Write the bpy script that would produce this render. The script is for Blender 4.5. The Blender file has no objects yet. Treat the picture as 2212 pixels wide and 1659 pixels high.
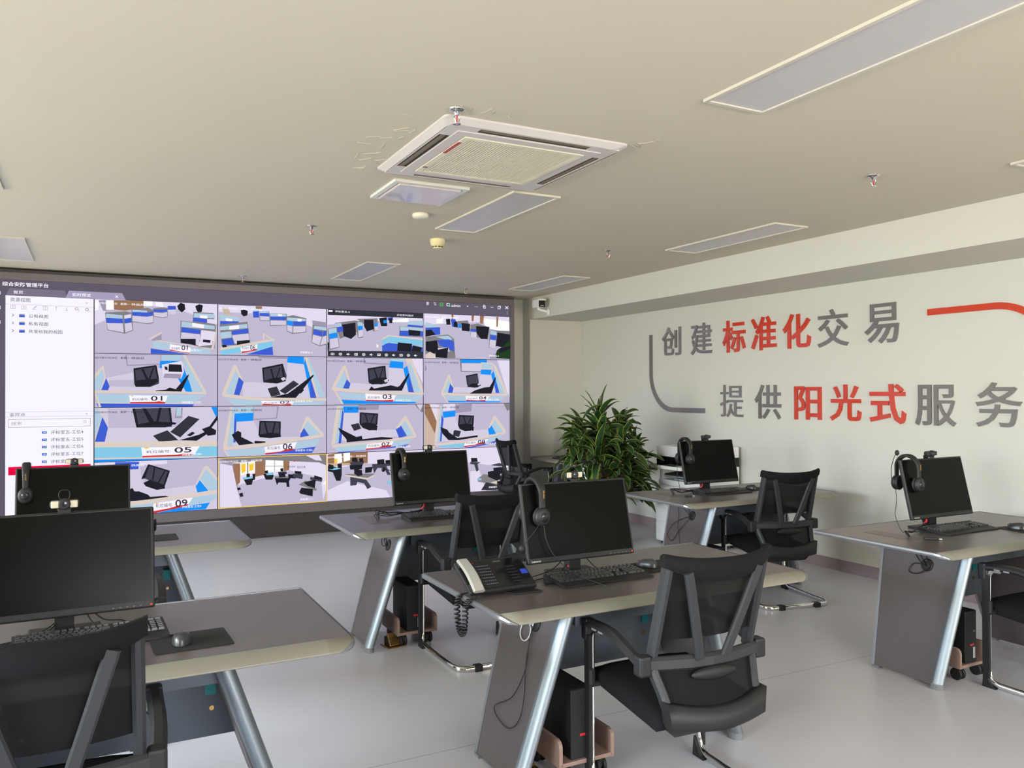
import bpy, bmesh, math, random
from mathutils import Vector, Matrix
random.seed(7)
SC = bpy.context.scene
COL = SC.collection
PI = math.pi
R = math.radians

# ------------------------------------------------------------------ camera, sky, daylight, added fill lamps, exposure
def lin(v):
    return v / 12.92 if v <= 0.04045 else ((v + 0.055) / 1.055) ** 2.4
def rgb(r, g, b):
    return (lin(r / 255), lin(g / 255), lin(b / 255), 1)

yaw, pitch, roll = R(27.5), R(0.5), R(-0.2)
fw = Vector((math.sin(yaw) * math.cos(pitch), math.cos(yaw) * math.cos(pitch), math.sin(pitch)))
rt = Vector((math.cos(yaw), -math.sin(yaw), 0))
up = rt.cross(fw)
r2 = rt * math.cos(roll) + up * math.sin(roll)
u2 = up * math.cos(roll) - rt * math.sin(roll)
camera_data = bpy.data.cameras.new('camera')
camera = bpy.data.objects.new('camera', camera_data)
COL.objects.link(camera)
camera.matrix_world = Matrix(((r2.x, u2.x, -fw.x, 0), (r2.y, u2.y, -fw.y, 0), (r2.z, u2.z, -fw.z, 1.6), (0, 0, 0, 1)))
camera_data.sensor_width = 36
camera_data.lens = 36 * 1750 / 2212
camera_data.clip_start = 0.05
SC.camera = camera

SC.view_settings.view_transform = 'Standard'
SC.view_settings.look = 'None'
SC.view_settings.gamma = 1
SC.view_settings.use_curve_mapping = False
SC.view_settings.exposure = 0.0

world = bpy.data.worlds.new('daylight_sky')
SC.world = world
world.use_nodes = True
wn = world.node_tree
for n in list(wn.nodes):
    wn.nodes.remove(n)
wo = wn.nodes.new('ShaderNodeOutputWorld')
wb = wn.nodes.new('ShaderNodeBackground')
wt = wn.nodes.new('ShaderNodeTexCoord')
ws = wn.nodes.new('ShaderNodeSeparateXYZ')
wr = wn.nodes.new('ShaderNodeValToRGB')
wr.color_ramp.elements[0].position = 0.46
wr.color_ramp.elements[0].color = (0.62, 0.58, 0.30, 1)
wr.color_ramp.elements[1].position = 0.56
wr.color_ramp.elements[1].color = (0.70, 0.86, 1.0, 1)
wm = wn.nodes.new('ShaderNodeMath')
wm.operation = 'MULTIPLY_ADD'
wm.inputs[1].default_value = 0.5
wm.inputs[2].default_value = 0.5
wn.links.new(wt.outputs['Generated'], ws.inputs[0])
wn.links.new(ws.outputs['Z'], wm.inputs[0])
wn.links.new(wm.outputs[0], wr.inputs[0])
wn.links.new(wr.outputs[0], wb.inputs[0])
wb.inputs[1].default_value = 1.0
wn.links.new(wb.outputs[0], wo.inputs[0])

WX = -5.0          # window wall
WINDOWS = [(-1.5, 1.3), (2.2, 5.0), (6.0, 8.8)]
SKY_W, GROUND_W = 290, 150
def area(name, loc, dirv, sx, sy, power, col, spread=115):
    l = bpy.data.lights.new(name, 'AREA')
    l.shape = 'RECTANGLE'
    l.size, l.size_y = sx, sy
    l.energy = power
    l.color = col
    l.spread = R(spread)
    o = bpy.data.objects.new(name, l)
    COL.objects.link(o)
    o.location = loc
    o.rotation_euler = Vector(dirv).to_track_quat('-Z', 'Y').to_euler()
    return o
for (wa, wz), wk in zip(WINDOWS, (1.3, 1.1, 0.75)):
    area('sky_fill_light', (WX - 0.45, (wa + wz) / 2, 2.15), (1, 0, -0.7), wz - wa, 1.5, SKY_W * wk, (0.73, 0.87, 1.0), 100)
    area('ground_fill_light', (WX - 0.45, (wa + wz) / 2, 0.95), (1, 0, 0.55), wz - wa, 1.2, GROUND_W * wk, (1.0, 0.75, 0.22), 135)
area('sky_fill_light', (1.4, -3.5, 2.1), (0, 1, -0.4), 3.0, 1.5, 140, (0.86, 0.91, 1.0))  # added cool fill behind the back wall, lifting faces turned to the camera
area('ground_fill_light', (1.4, -3.5, 0.95), (0, 1, 0.75), 3.0, 1.2, 100, (1.0, 0.78, 0.40))  # added warm fill below it, same purpose

area('sky_fill_light', (4.4, -3.5, 2.1), (0, 1, -0.10), 2.2, 1.5, 32, (0.95, 0.96, 1.0), 75)  # added narrow cool lamp aimed down the room to brighten the pilaster
area('ground_fill_light', (4.4, -3.5, 1.2), (0, 1, 0.10), 2.2, 1.2, 42, (1.0, 0.84, 0.50), 75)  # added warm partner of the narrow lamp, also for the pilaster

# ------------------------------------------------------------------ materials
MATS = {}
def pbr(name, col, rough=0.5, metal=0.0, var=0.06, scale=8.0, bump=0.0, spec=0.5, alpha=1.0, coat=0.0):
    if name in MATS:
        return MATS[name]
    m = bpy.data.materials.new(name)
    m.use_nodes = True
    nt = m.node_tree
    b = nt.nodes['Principled BSDF']
    c = rgb(*col)
    tc = nt.nodes.new('ShaderNodeTexCoord')
    nz = nt.nodes.new('ShaderNodeTexNoise')
    nz.inputs['Scale'].default_value = scale
    nz.inputs['Detail'].default_value = 3
    rp = nt.nodes.new('ShaderNodeMix')
    rp.data_type = 'RGBA'
    rp.inputs[6].default_value = tuple(min(1, x * (1 - var)) for x in c[:3]) + (1,)
    rp.inputs[7].default_value = tuple(min(1, x * (1 + var)) for x in c[:3]) + (1,)
    nt.links.new(tc.outputs['Object'], nz.inputs['Vector'])
    nt.links.new(nz.outputs['Fac'], rp.inputs[0])
    nt.links.new(rp.outputs[2], b.inputs['Base Color'])
    b.inputs['Roughness'].default_value = rough
    b.inputs['Metallic'].default_value = metal
    b.inputs['Specular IOR Level'].default_value = spec
    b.inputs['Coat Weight'].default_value = coat
    b.inputs['Coat Roughness'].default_value = max(.03, rough if rough > .2 else .03)
    if bump:
        bp = nt.nodes.new('ShaderNodeBump')
        bp.inputs['Strength'].default_value = bump
        bp.inputs['Distance'].default_value = 0.002
        nt.links.new(nz.outputs['Fac'], bp.inputs['Height'])
        nt.links.new(bp.outputs[0], b.inputs['Normal'])
    if alpha < 1:
        tr = nt.nodes.new('ShaderNodeBsdfTransparent')
        mx = nt.nodes.new('ShaderNodeMixShader')
        mx.inputs[0].default_value = alpha
        nt.links.new(tr.outputs[0], mx.inputs[1])
        nt.links.new(b.outputs[0], mx.inputs[2])
        nt.links.new(mx.outputs[0], nt.nodes['Material Output'].inputs[0])
    MATS[name] = m
    return m
def glow(name, col, strength=1.08):
    if name in MATS:
        return MATS[name]
    m = bpy.data.materials.new(name)
    m.use_nodes = True
    nt = m.node_tree
    for n in list(nt.nodes):
        nt.nodes.remove(n)
    o = nt.nodes.new('ShaderNodeOutputMaterial')
    e = nt.nodes.new('ShaderNodeEmission')
    e.inputs[0].default_value = rgb(*col)
    e.inputs[1].default_value = strength
    nt.links.new(e.outputs[0], o.inputs[0])
    MATS[name] = m
    return m

M_WALL = pbr('wall_paint', (203, 202, 195), 0.6, var=0.015, scale=1.5, spec=0.3)
M_CEIL = pbr('ceiling_paint', (204, 199, 185), 0.85, var=0.012, scale=0.8, spec=0.2)
M_TAN = pbr('tan_wall', (150, 128, 106), 0.7)
M_BASE = pbr('skirting_vinyl', (142, 126, 130), 0.5)
M_TOP = pbr('desk_laminate', (86, 77, 74), 0.36, var=0.05, scale=30, spec=1.0, coat=0.4)
M_BEVEL = pbr('champagne_edge', (134, 131, 119), 0.38, var=0.02)
M_PANEL = pbr('desk_panel_laminate', (92, 84, 85), 0.42, var=0.05, scale=25)
M_ALU = pbr('aluminium_trim', (150, 152, 158), 0.35, 0.8, var=0.02)
M_ALUW = pbr('satin_leg_trim', (158, 168, 176), 0.5, 1.0, var=0.02)
M_SLATE = pbr('slate_blue_board', (78, 86, 98), 0.55, var=0.04)
M_TEAL = pbr('teal_bracket', (20, 120, 122), 0.45, 0.2)
M_BRASS = pbr('brass', (170, 135, 80), 0.3, 0.9)
M_BLACK = pbr('black_plastic', (26, 26, 29), 0.55, var=0.08)
M_BLACKM = pbr('matt_black_plastic', (22, 22, 24), 0.6, var=0.08)
M_CHAIRP = pbr('charcoal_plastic', (43, 45, 49), 0.52, var=0.06)
M_FABRIC = pbr('black_fabric', (22, 23, 26), 0.9, var=0.2, scale=200, bump=0.3, spec=0.2)
M_MESH = pbr('chair_mesh', (20, 20, 22), 0.8, var=0.2, scale=300, alpha=0.96, spec=0.2)
M_CHROME = pbr('chrome', (215, 215, 215), 0.08, 1.0, var=0.01)
M_SCREEN = pbr('dark_screen', (10, 9, 8), 0.25, var=0.02, spec=0.1)
M_PAD = pbr('mousepad_cloth', (24, 24, 26), 0.8, var=0.1, scale=80)
M_SILVER = pbr('silver_plastic', (190, 188, 182), 0.35, 0.4)
M_CREAM = pbr('cream_plastic', (226, 216, 170), 0.5)
M_WHITE = pbr('white_plastic', (225, 226, 226), 0.4, var=0.02)
M_RED = pbr('red_plastic', (200, 40, 45), 0.45)
M_WOOD = pbr('caddy_board', (146, 120, 110), 0.5, var=0.08, scale=12)
M_GREYP = pbr('grey_plastic', (120, 122, 126), 0.5)
M_FRAME = pbr('screen_frame_metal', (112, 106, 110), 0.45, 0.3)
M_DARKB = pbr('screen_base_board', (58, 54, 56), 0.5)
M_CABLE = pbr('cable_rubber', (24, 24, 26), 0.45)
M_TEXTW = pbr('white_print', (205, 205, 205), 0.5)
M_DIFF = pbr('lamp_diffuser', (196, 194, 200), 0.35, var=0.01)
M_HOLE = pbr('slot_dark', (40, 36, 30), 0.7)
M_LEDR = glow('red_led', (255, 50, 20), 3)

# ------------------------------------------------------------------ mesh helpers
class MB:
    def __init__(s):
        s.v, s.f, s.m, s.s = [], [], [], []
    def add(s, vs, fs, mat=0, smooth=False, M=None):
        o = len(s.v)
        for p in vs:
            p = Vector(p)
            s.v.append(M @ p if M else p)
        for f in fs:
            s.f.append([i + o for i in f]); s.m.append(mat); s.s.append(smooth)
    def box(s, x0, x1, y0, y1, z0, z1, mat=0, M=None):
        s.add([(x0, y0, z0), (x1, y0, z0), (x1, y1, z0), (x0, y1, z0), (x0, y0, z1), (x1, y0, z1), (x1, y1, z1), (x0, y1, z1)],
              [(0, 3, 2, 1), (4, 5, 6, 7), (0, 1, 5, 4), (1, 2, 6, 5), (2, 3, 7, 6), (3, 0, 4, 7)], mat, False, M)
    def rbox(s, x0, x1, y0, y1, z0, z1, r=0.005, seg=2, mat=0, M=None):
        bm = bmesh.new()
        bmesh.ops.create_cube(bm, size=1)
        for v in bm.verts:
            v.co = Vector(((x0 + x1) / 2 + v.co.x * (x1 - x0), (y0 + y1) / 2 + v.co.y * (y1 - y0), (z0 + z1) / 2 + v.co.z * (z1 - z0)))
        r = min(r, abs(x1 - x0) * .49, abs(y1 - y0) * .49, abs(z1 - z0) * .49)
        bmesh.ops.bevel(bm, geom=list(bm.edges) + list(bm.verts), offset=r, segments=seg, profile=0.5, affect='EDGES')
        bm.verts.index_update()
        s.add([v.co.copy() for v in bm.verts], [[v.index for v in f.verts] for f in bm.faces], mat, False, M)
        bm.free()
    def prism(s, pts, a, lo, hi, mat=0, M=None, smooth=False):
        """polygon pts (2D) extruded along axis a ('x','y','z')"""
        n = len(pts)
        def P(p, t):
            return {'x': (t, p[0], p[1]), 'y': (p[0], t, p[1]), 'z': (p[0], p[1], t)}[a]
        vs = [P(p, lo) for p in pts] + [P(p, hi) for p in pts]
        fs = [[(i) for i in range(n)][::-1], [n + i for i in range(n)]]
        s.add(vs, fs, mat, False, M)
        s.add(vs, [(i, (i + 1) % n, n + (i + 1) % n, n + i) for i in range(n)], mat, smooth, M)
    def sweep(s, path, sec, upv=None, mat=0, smooth=True, closed=False, M=None, caps=True):
        """sec: list of (side, up) offsets or function of t -> list"""
        P = [Vector(p) for p in path]
        n = len(P)
        rings = []
        prev = None
        for i in range(n):
            if closed:
                t = P[(i + 1) % n] - P[i - 1]
            else:
                t = P[min(i + 1, n - 1)] - P[max(i - 1, 0)]
            t.normalize()
            if upv is not None:
                u = Vector(upv)
                sd = t.cross(u)
                if sd.length < 1e-4:
                    sd = prev or Vector((1, 0, 0))
                sd.normalize()
                u = sd.cross(t).normalized()
            else:
                if prev is None:
                    a = Vector((0, 0, 1)) if abs(t.z) < 0.9 else Vector((1, 0, 0))
                    sd = t.cross(a).normalized()
                else:
                    sd = (prev - t * prev.dot(t)).normalized()
                u = sd.cross(t).normalized()
            prev = sd
            sc = sec(i / (n - 1)) if callable(sec) else sec
            rings.append([P[i] + sd * a + u * b for a, b in sc])
        k = len(rings[0])
        vs = [p for r in rings for p in r]
        fs = []
        for i in range(n if closed else n - 1):
            j = (i + 1) % n
            for q in range(k):
                w = (q + 1) % k
                fs.append((i * k + q, i * k + w, j * k + w, j * k + q))
        s.add(vs, fs, mat, smooth, M)
        if caps and not closed:
            s.add(rings[0], [list(range(k))[::-1]], mat, False, M)
            s.add(rings[-1], [list(range(k))], mat, False, M)
    def tube(s, path, r, n=8, mat=0, closed=False, M=None, ry=None):
        def sec(t):
            rr = r(t) if callable(r) else r
            q = ry if ry else rr
            return [(rr * math.cos(2 * PI * i / n), q * math.sin(2 * PI * i / n)) for i in range(n)]
        s.sweep(path, sec, None, mat, True, closed, M)
    def bar(s, path, w, h, upv=(0, 0, 1), mat=0, c=0.3, M=None):
        k = min(w, h) * c
        a, b = w / 2, h / 2
        sec = [(-a, -b + k), (-a + k, -b), (a - k, -b), (a, -b + k), (a, b - k), (a - k, b), (-a + k, b), (-a, b - k)]
        s.sweep(path, sec, upv, mat, False, False, M)
    def lathe(s, prof, n=24, mat=0, M=None, smooth=True):
        vs, fs = [], []
        for r, z in prof:
            for i in range(n):
                a = 2 * PI * i / n
                vs.append((r * math.cos(a), r * math.sin(a), z))
        for j in range(len(prof) - 1):
            for i in range(n):
                k = (i + 1) % n
                fs.append((j * n + i, j * n + k, (j + 1) * n + k, (j + 1) * n + i))
        s.add(vs, fs, mat, smooth, M)
        s.add(vs[:n], [list(range(n))[::-1]], mat, False, M)
        s.add(vs[-n:], [list(range(n))], mat, False, M)
    def ball(s, c, rx, ry=None, rz=None, n=14, mat=0, M=None):
        ry = ry or rx; rz = rz or rx
        prof = [(max(1e-4, math.sin(PI * i / (n // 2 + 2))), -math.cos(PI * i / (n // 2 + 2))) for i in range(n // 2 + 3)]
        T = Matrix.Translation(c) @ Matrix.Diagonal((rx, ry, rz, 1))
        s.lathe(prof, n, mat, M @ T if M else T)
    def poly(s, pts, mat=0, M=None):
        s.add(pts, [list(range(len(pts)))], mat, False, M)
    def build(s, name, mats, parent=None, kind=None, loc=None):
        me = bpy.data.meshes.new(name)
        me.from_pydata([tuple(v) for v in s.v], [], s.f)
        if not isinstance(mats, (list, tuple)):
            mats = [mats]
        for m in mats:
            me.materials.append(m)
        me.polygons.foreach_set('material_index', s.m)
        me.polygons.foreach_set('use_smooth', s.s)
        me.update()
        o = bpy.data.objects.new(name, me)
        COL.objects.link(o)
        if parent:
            o.parent = parent
        if kind:
            o['kind'] = kind
        if loc:
            o.location = loc
        return o

def arc(c, r, a0, a1, n, plane='xz', off=0):
    out = []
    for i in range(n + 1):
        a = R(a0 + (a1 - a0) * i / n)
        p, q = c[0] + r * math.cos(a), c[1] + r * math.sin(a)
        out.append({'xz': (p, off, q), 'yz': (off, p, q), 'xy': (p, q, off)}[plane])
    return out
def smoothpath(pts, n=6):
    """Catmull-Rom through pts"""
    P = [Vector(p) for p in pts]
    P = [P[0] * 2 - P[1]] + P + [P[-1] * 2 - P[-2]]
    out = []
    for i in range(1, len(P) - 2):
        for k in range(n):
            t = k / n
            a, b, c, d = P[i - 1], P[i], P[i + 1], P[i + 2]
            out.append(0.5 * ((2 * b) + (c - a) * t + (2 * a - 5 * b + 4 * c - d) * t * t + (3 * b - a - 3 * c + d) * t ** 3))
    out.append(P[-2])
    return out
def roundrect(x0, x1, y0, y1, r, n=5):
    out = []
    for cx, cy, a in ((x1 - r, y0 + r, -90), (x1 - r, y1 - r, 0), (x0 + r, y1 - r, 90), (x0 + r, y0 + r, 180)):
        for i in range(n + 1):
            t = R(a + 90 * i / n)
            out.append((cx + r * math.cos(t), cy + r * math.sin(t)))
    return out

TXT = {}
def textmesh(body, bold=0.0, extrude=0.0):
    key = (body, bold, extrude)
    if key not in TXT:
        cu = bpy.data.curves.new('lettering', 'FONT')
        cu.body = body
        cu.size = 1
        cu.offset = bold
        cu.extrude = extrude
        cu.resolution_u = 3
        o = bpy.data.objects.new('lettering', cu)
        COL.objects.link(o)
        dg = bpy.context.evaluated_depsgraph_get()
        me = bpy.data.meshes.new_from_object(o.evaluated_get(dg))
        vs = [v.co.copy() for v in me.vertices]
        fs = [list(p.vertices) for p in me.polygons]
        bpy.data.objects.remove(o)
        bpy.data.curves.remove(cu)
        bpy.data.meshes.remove(me)
        TXT[key] = (vs, fs)
    return TXT[key]
def text_into(mb, body, x0, x1, z0, z1, M, mat=0, bold=0.0, extrude=0.0):
    """lettering fitted into the box x0..x1, z0..z1 of the plane M (local x right, y up, z out)"""
    vs, fs = textmesh(body, bold, extrude)
    if not vs:
        return
    ax, bx = min(v.x for v in vs), max(v.x for v in vs)
    ay, by = min(v.y for v in vs), max(v.y for v in vs)
    sx = (x1 - x0) / max(bx - ax, 1e-6)
    sy = (z1 - z0) / max(by - ay, 1e-6)
    mb.add([(x0 + (v.x - ax) * sx, z0 + (v.y - ay) * sy, v.z) for v in vs], fs, mat, False, M)

def thing(name, label, cat, loc=(0, 0, 0), rz=0.0, group=None):
    o = bpy.data.objects.new(name, None)
    o.empty_display_size = 0.1
    COL.objects.link(o)
    o.location = loc
    o.rotation_euler = (0, 0, rz)
    return tag(o, label, cat, group)
def tag(o, label, cat, group=None):
    o['label'] = label
    o['category'] = cat
    if group:
        o['group'] = group
    return o
def dup(o, loc=None, rz=None, label=None, group=None, parent=None):
    c = o.copy()
    COL.objects.link(c)
    if parent:
        c.parent = parent
    for ch in list(o.children):
        dup(ch, parent=c)
    if loc is not None:
        c.location = loc
    if rz is not None:
        c.rotation_euler = (0, 0, rz)
    if label:
        c['label'] = label
    if group:
        c['group'] = group
    return c
WALLM = lambda X, Y, Z: Matrix(((0, 0, -1, X), (-1, 0, 0, Y), (0, 1, 0, Z), (0, 0, 0, 1)))   # plane facing -x: local x -> -y
FRONTM = lambda X, Y, Z: Matrix(((1, 0, 0, X), (0, 0, -1, Y), (0, 1, 0, Z), (0, 0, 0, 1)))    # plane facing -y

# ------------------------------------------------------------------ room shell
XW, XS, YP, YB, ZC, ZS, YN = 5.885, 5.10, 9.28, 9.48, 2.81, 2.535, -3.2
def floor_material():
    m = pbr('floor_vinyl', (198, 197, 203), 0.30, var=0.04, scale=3, spec=0.45)
    nt = m.node_tree
    b = nt.nodes['Principled BSDF']
    tc = nt.nodes.new('ShaderNodeTexCoord')
    sp = nt.nodes.new('ShaderNodeSeparateXYZ')
    nt.links.new(tc.outputs['Object'], sp.inputs[0])
    a = nt.nodes.new('ShaderNodeMath'); a.operation = 'ADD'; a.inputs[1].default_value = 8 * 2.03 - 3.35 + 1.015
    nt.links.new(sp.outputs['Y'], a.inputs[0])
    w = nt.nodes.new('ShaderNodeMath'); w.operation = 'MODULO'; w.inputs[1].default_value = 2.03
    nt.links.new(a.outputs[0], w.inputs[0])
    d = nt.nodes.new('ShaderNodeMath'); d.operation = 'SUBTRACT'; d.inputs[1].default_value = 1.015
    nt.links.new(w.outputs[0], d.inputs[0])
    ab = nt.nodes.new('ShaderNodeMath'); ab.operation = 'ABSOLUTE'
    nt.links.new(d.outputs[0], ab.inputs[0])
    lt = nt.nodes.new('ShaderNodeMath'); lt.operation = 'LESS_THAN'; lt.inputs[1].default_value = 0.003
    nt.links.new(ab.outputs[0], lt.inputs[0])
    sc = nt.nodes.new('ShaderNodeMath'); sc.operation = 'MULTIPLY'; sc.inputs[1].default_value = 0.45
    nt.links.new(lt.outputs[0], sc.inputs[0])
    old = b.inputs['Base Color'].links[0].from_socket
    # fine speckle of the vinyl
    nz = nt.nodes.new('ShaderNodeTexNoise'); nz.inputs['Scale'].default_value = 220
    nt.links.new(tc.outputs['Object'], nz.inputs['Vector'])
    sm = nt.nodes.new('ShaderNodeMix'); sm.data_type = 'RGBA'; sm.blend_type = 'OVERLAY'; sm.inputs[0].default_value = 0.12
    nt.links.new(old, sm.inputs[6]); nt.links.new(nz.outputs['Color'], sm.inputs[7])
    mx = nt.nodes.new('ShaderNodeMix'); mx.data_type = 'RGBA'
    mx.inputs[7].default_value = rgb(90, 88, 88)
    nt.links.new(sc.outputs[0], mx.inputs[0]); nt.links.new(sm.outputs[2], mx.inputs[6])
    nt.links.new(mx.outputs[2], b.inputs['Base Color'])
    return m
M_FLOOR = floor_material()
S = 'structure'
mb = MB(); mb.box(WX, XW + .2, YN, YB + .2, -.1, 0); mb.build('floor', M_FLOOR, kind=S)
mb = MB(); mb.box(WX, XW + .2, YN, YB + .2, ZC, ZC + .1); mb.build('ceiling', M_CEIL, kind=S)
mb = MB(); mb.box(XW, XW + .2, YN, YB + .2, 0, ZC); mb.build('wall_right', M_WALL, kind=S)
mb = MB(); mb.box(WX, XS + .02, YB, YB + .2, 0, ZC); mb.build('wall_far', M_WALL, kind=S)
mb = MB(); mb.box(XS, XW, YP, YB + .2, 0, ZS); mb.build('wall_pilaster', M_WALL, kind=S)
mb = MB(); mb.box(XS, XW, YN, YB + .2, ZS, ZC); mb.build('wall_bulkhead', M_WALL, kind=S)
def pierced(name, axis, t0, t1, lo, hi, holes, z0, z1):
    mb = MB()
    def bx(a, b, c, d):
        if axis == 'x': mb.box(t0, t1, a, b, c, d)
        else: mb.box(a, b, t0, t1, c, d)
    cur = lo
    for a, b in holes:
        bx(cur, a, 0, ZC); bx(a, b, 0, z0); bx(a, b, z1, ZC); cur = b
    bx(cur, hi, 0, ZC)
    return mb.build(name, M_TAN if 'back' in name else M_WALL, kind=S)
pierced('wall_left', 'x', WX - .2, WX, YN, YB + .2, WINDOWS, .9, 2.55)
pierced('wall_back', 'y', YN - .2, YN, WX, XW + .2, [(-.1, 2.9), (3.3, 5.5)], .9, 2.55)  # both back openings are unseen, added for the fill lamps behind them
def window(name, axis, t, a, b):
    mb = MB()
    def bx(p, q, z0, z1):
        if axis == 'x': mb.box(t - .04, t + .02, p, q, z0, z1)
        else: mb.box(p, q, t - .04, t + .02, z0, z1)
    for z in (.9, 1.5, 2.5): bx(a, b, z, z + .05)
    n = 3
    for i in range(n + 1):
        p = a + (b - a - .05) * i / n
        bx(p, p + .05, .9, 2.55)
    return mb.build(name, M_WHITE, kind=S)
for i, (a, b) in enumerate(WINDOWS): window('window_%d' % (i + 1), 'x', WX - .1, a, b)
window('window_4', 'y', YN - .1, -.1, 2.9)  # unseen frame in the added opening of the wide fill lamps
window('window_5', 'y', YN - .1, 3.3, 5.5)  # unseen frame in the opening added for the pilaster lamps
mb = MB(); mb.box(XW - .012, XW, YN, YP - .012, 0, .1); mb.build('baseboard_right', M_BASE, kind=S)
mb = MB(); mb.box(XS - .012, XW, YP - .012, YP, 0, .1); mb.box(XS - .012, XS, YP, YB, 0, .1); mb.build('baseboard_pilaster', M_BASE, kind=S)

# ------------------------------------------------------------------ lettering on the right wall
M_LGREY = pbr('grey_acrylic', (112, 108, 108), 0.14, var=0.02, coat=0.5)
M_LRED = pbr('red_acrylic', (196, 58, 30), 0.14, var=0.02, coat=0.5)
LET = [('创',7.519,7.182,1.997,2.324),('建',7.010,6.669,1.988,2.331),('标',6.504,6.174,1.990,2.322),('准',6.092,5.757,1.993,2.327),('化',5.673,5.336,1.991,2.319),('交',5.256,4.916,1.984,2.322),('易',4.751,4.421,1.989,2.323),
('提',6.544,6.207,1.322,1.657),('供',6.046,5.705,1.318,1.655),('阳',5.534,5.219,1.324,1.637),('光',5.121,4.792,1.327,1.648),('式',4.704,4.361,1.318,1.648),('服',4.276,3.931,1.315,1.639),('务',3.776,3.433,1.322,1.653)]
for i, (ch, ya, yb, za, zb) in enumerate(LET):
    red = ch in '标准化阳光式'
    line = 'upper' if i < 7 else 'lower'
    mb = MB()
    text_into(mb, ch, 0, ya - yb, 0, zb - za, Matrix.Identity(4), 0, 0.016 if red else (0.0 if ch == '提' else 0.010), 0.03)
    for p in mb.v: p.z = p.z * 0.25 + 0.0075
    mb.v = [WALLM(XW, ya, za) @ p for p in mb.v]
    o = mb.build('wall_character', M_LRED if red else M_LGREY)
    tag(o, '%s acrylic character %s of the %s line of lettering on the white wall' % ('red' if red else 'grey', ch, line), 'lettering', 'characters lettered on the right wall')
def ribbon(name, path, w, mat, label):
    mb = MB()
    P = [Vector(p) for p in path]
    L, Rr = [], []
    for i, p in enumerate(P):
        t = (P[min(i + 1, len(P) - 1)] - P[max(i - 1, 0)]).normalized()
        n = Vector((-t.y, t.x))
        L.append(p + n * w / 2); Rr.append(p - n * w / 2)
    for a in range(len(P) - 1):
        q = [L[a], L[a + 1], Rr[a + 1], Rr[a]]
        vs = [(XW - .0005, v.x, v.y) for v in q] + [(XW - .012, v.x, v.y) for v in q]
        mb.add(vs, [(0, 1, 2, 3), (7, 6, 5, 4), (0, 4, 5, 1), (2, 6, 7, 3), (1, 5, 6, 2), (3, 7, 4, 0)])
    return tag(mb.build(name, mat), label, 'wall stripe')
pts = [(7.732, 2.257), (7.732, 1.80)] + [(7.332 + .40 * math.cos(R(a)), 1.80 - .42 * math.sin(R(a))) for a in range(6, 91, 6)] + [(6.79, 1.38)]
ribbon('corner_stripe', pts, .053, M_LGREY, 'grey acrylic corner stripe curving under the left end of the wall lettering')
pts = [(4.164, 2.211), (3.62, 2.211)] + [(3.62 - .42 * math.sin(R(a)), 1.79 + .42 * math.cos(R(a))) for a in range(6, 91, 6)] + [(3.20, 1.35)]
ribbon('corner_stripe', pts, .050, M_LRED, 'red acrylic corner stripe curving over the right end of the wall lettering')

# ------------------------------------------------------------------ video wall
YV = 9.165
vw = thing('video_wall', 'wall-filling video wall showing a grid of surveillance camera feeds of empty offices', 'video wall', (1.85, YV, 0))
VM = Matrix.Translation((-1.85, -YV, 0))
mb = MB()
XL, XR = -1.15, 4.792
fy0, fy1 = YV - .03, YV + .12
mb.box(XL, XR, fy0, fy1, 2.692, 2.761, 0, VM); mb.box(XL, XR, fy0, fy1, .251, .345, 0, VM)
mb.box(XL, XL + .05, fy0, fy1, .345, 2.692, 0, VM); mb.box(4.742, XR, fy0, fy1, .345, 2.692, 0, VM)
mb.build('frame', M_FRAME, vw)
mb = MB(); mb.box(XL, XR, YV - .02, YV + .15, 2.761, 2.79, 0, VM); mb.build('top_cover', M_DARKB, vw)
mb = MB()
for a, b in ((XL, .3), (.303, 1.353), (1.356, 2.9), (2.903, XR)): mb.box(a, b, YV - .01, YV + .12, 0, .251, 0, VM)
mb.build('base_board', M_DARKB, vw)
mb = MB(); mb.box(XL + .05, 4.742, YV, YV + .05, .345, 2.692, 0, VM); mb.build('display_panel', glow('screen_header', (96, 88, 104)), vw)
PALC = dict(F=(188,180,204),W=(222,213,234),B=(62,92,204),C=(28,142,242),G=(172,198,216),E=(214,200,190),D=(128,124,128),K=(34,34,42),M=(66,66,80),S=(242,238,250),
            R=(206,50,48),T=(206,198,218),Y=(255,252,246),O=(150,112,84),H=(156,148,172),L=(242,196,60),P=(34,62,34),A=(130,196,226),N=(52,52,62),Q=(198,176,160))
PK = list(PALC)
PM = [glow('screen_' + k.lower() + '_tone', PALC[k]) for k in PK] + [glow('screen_white_text', (250, 248, 255)), glow('screen_dark_text', (52, 50, 66))]
IW, ID = len(PK), len(PK) + 1
XV = [.0341, 1.2104, 2.3866, 3.5629, 4.7392]
ZV = [2.5453, 1.996, 1.4468, .8976, .3483]
def screen_poly(mb, pts, layer, mat):
    mb.add([(x - 1.85, -.0006 * layer - .001, z) for x, z in pts], [list(range(len(pts)))], mat)
def screen_text(mb, body, x0, x1, z0, z1, layer, mat, bold=0.0):
    text_into(mb, body, x0, x1, z0, z1, FRONTM(-1.85, -.0006 * layer - .001, 0), mat, bold)
def rect(x0, x1, z0, z1): return [(x0, z0), (x1, z0), (x1, z1), (x0, z1)]
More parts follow.
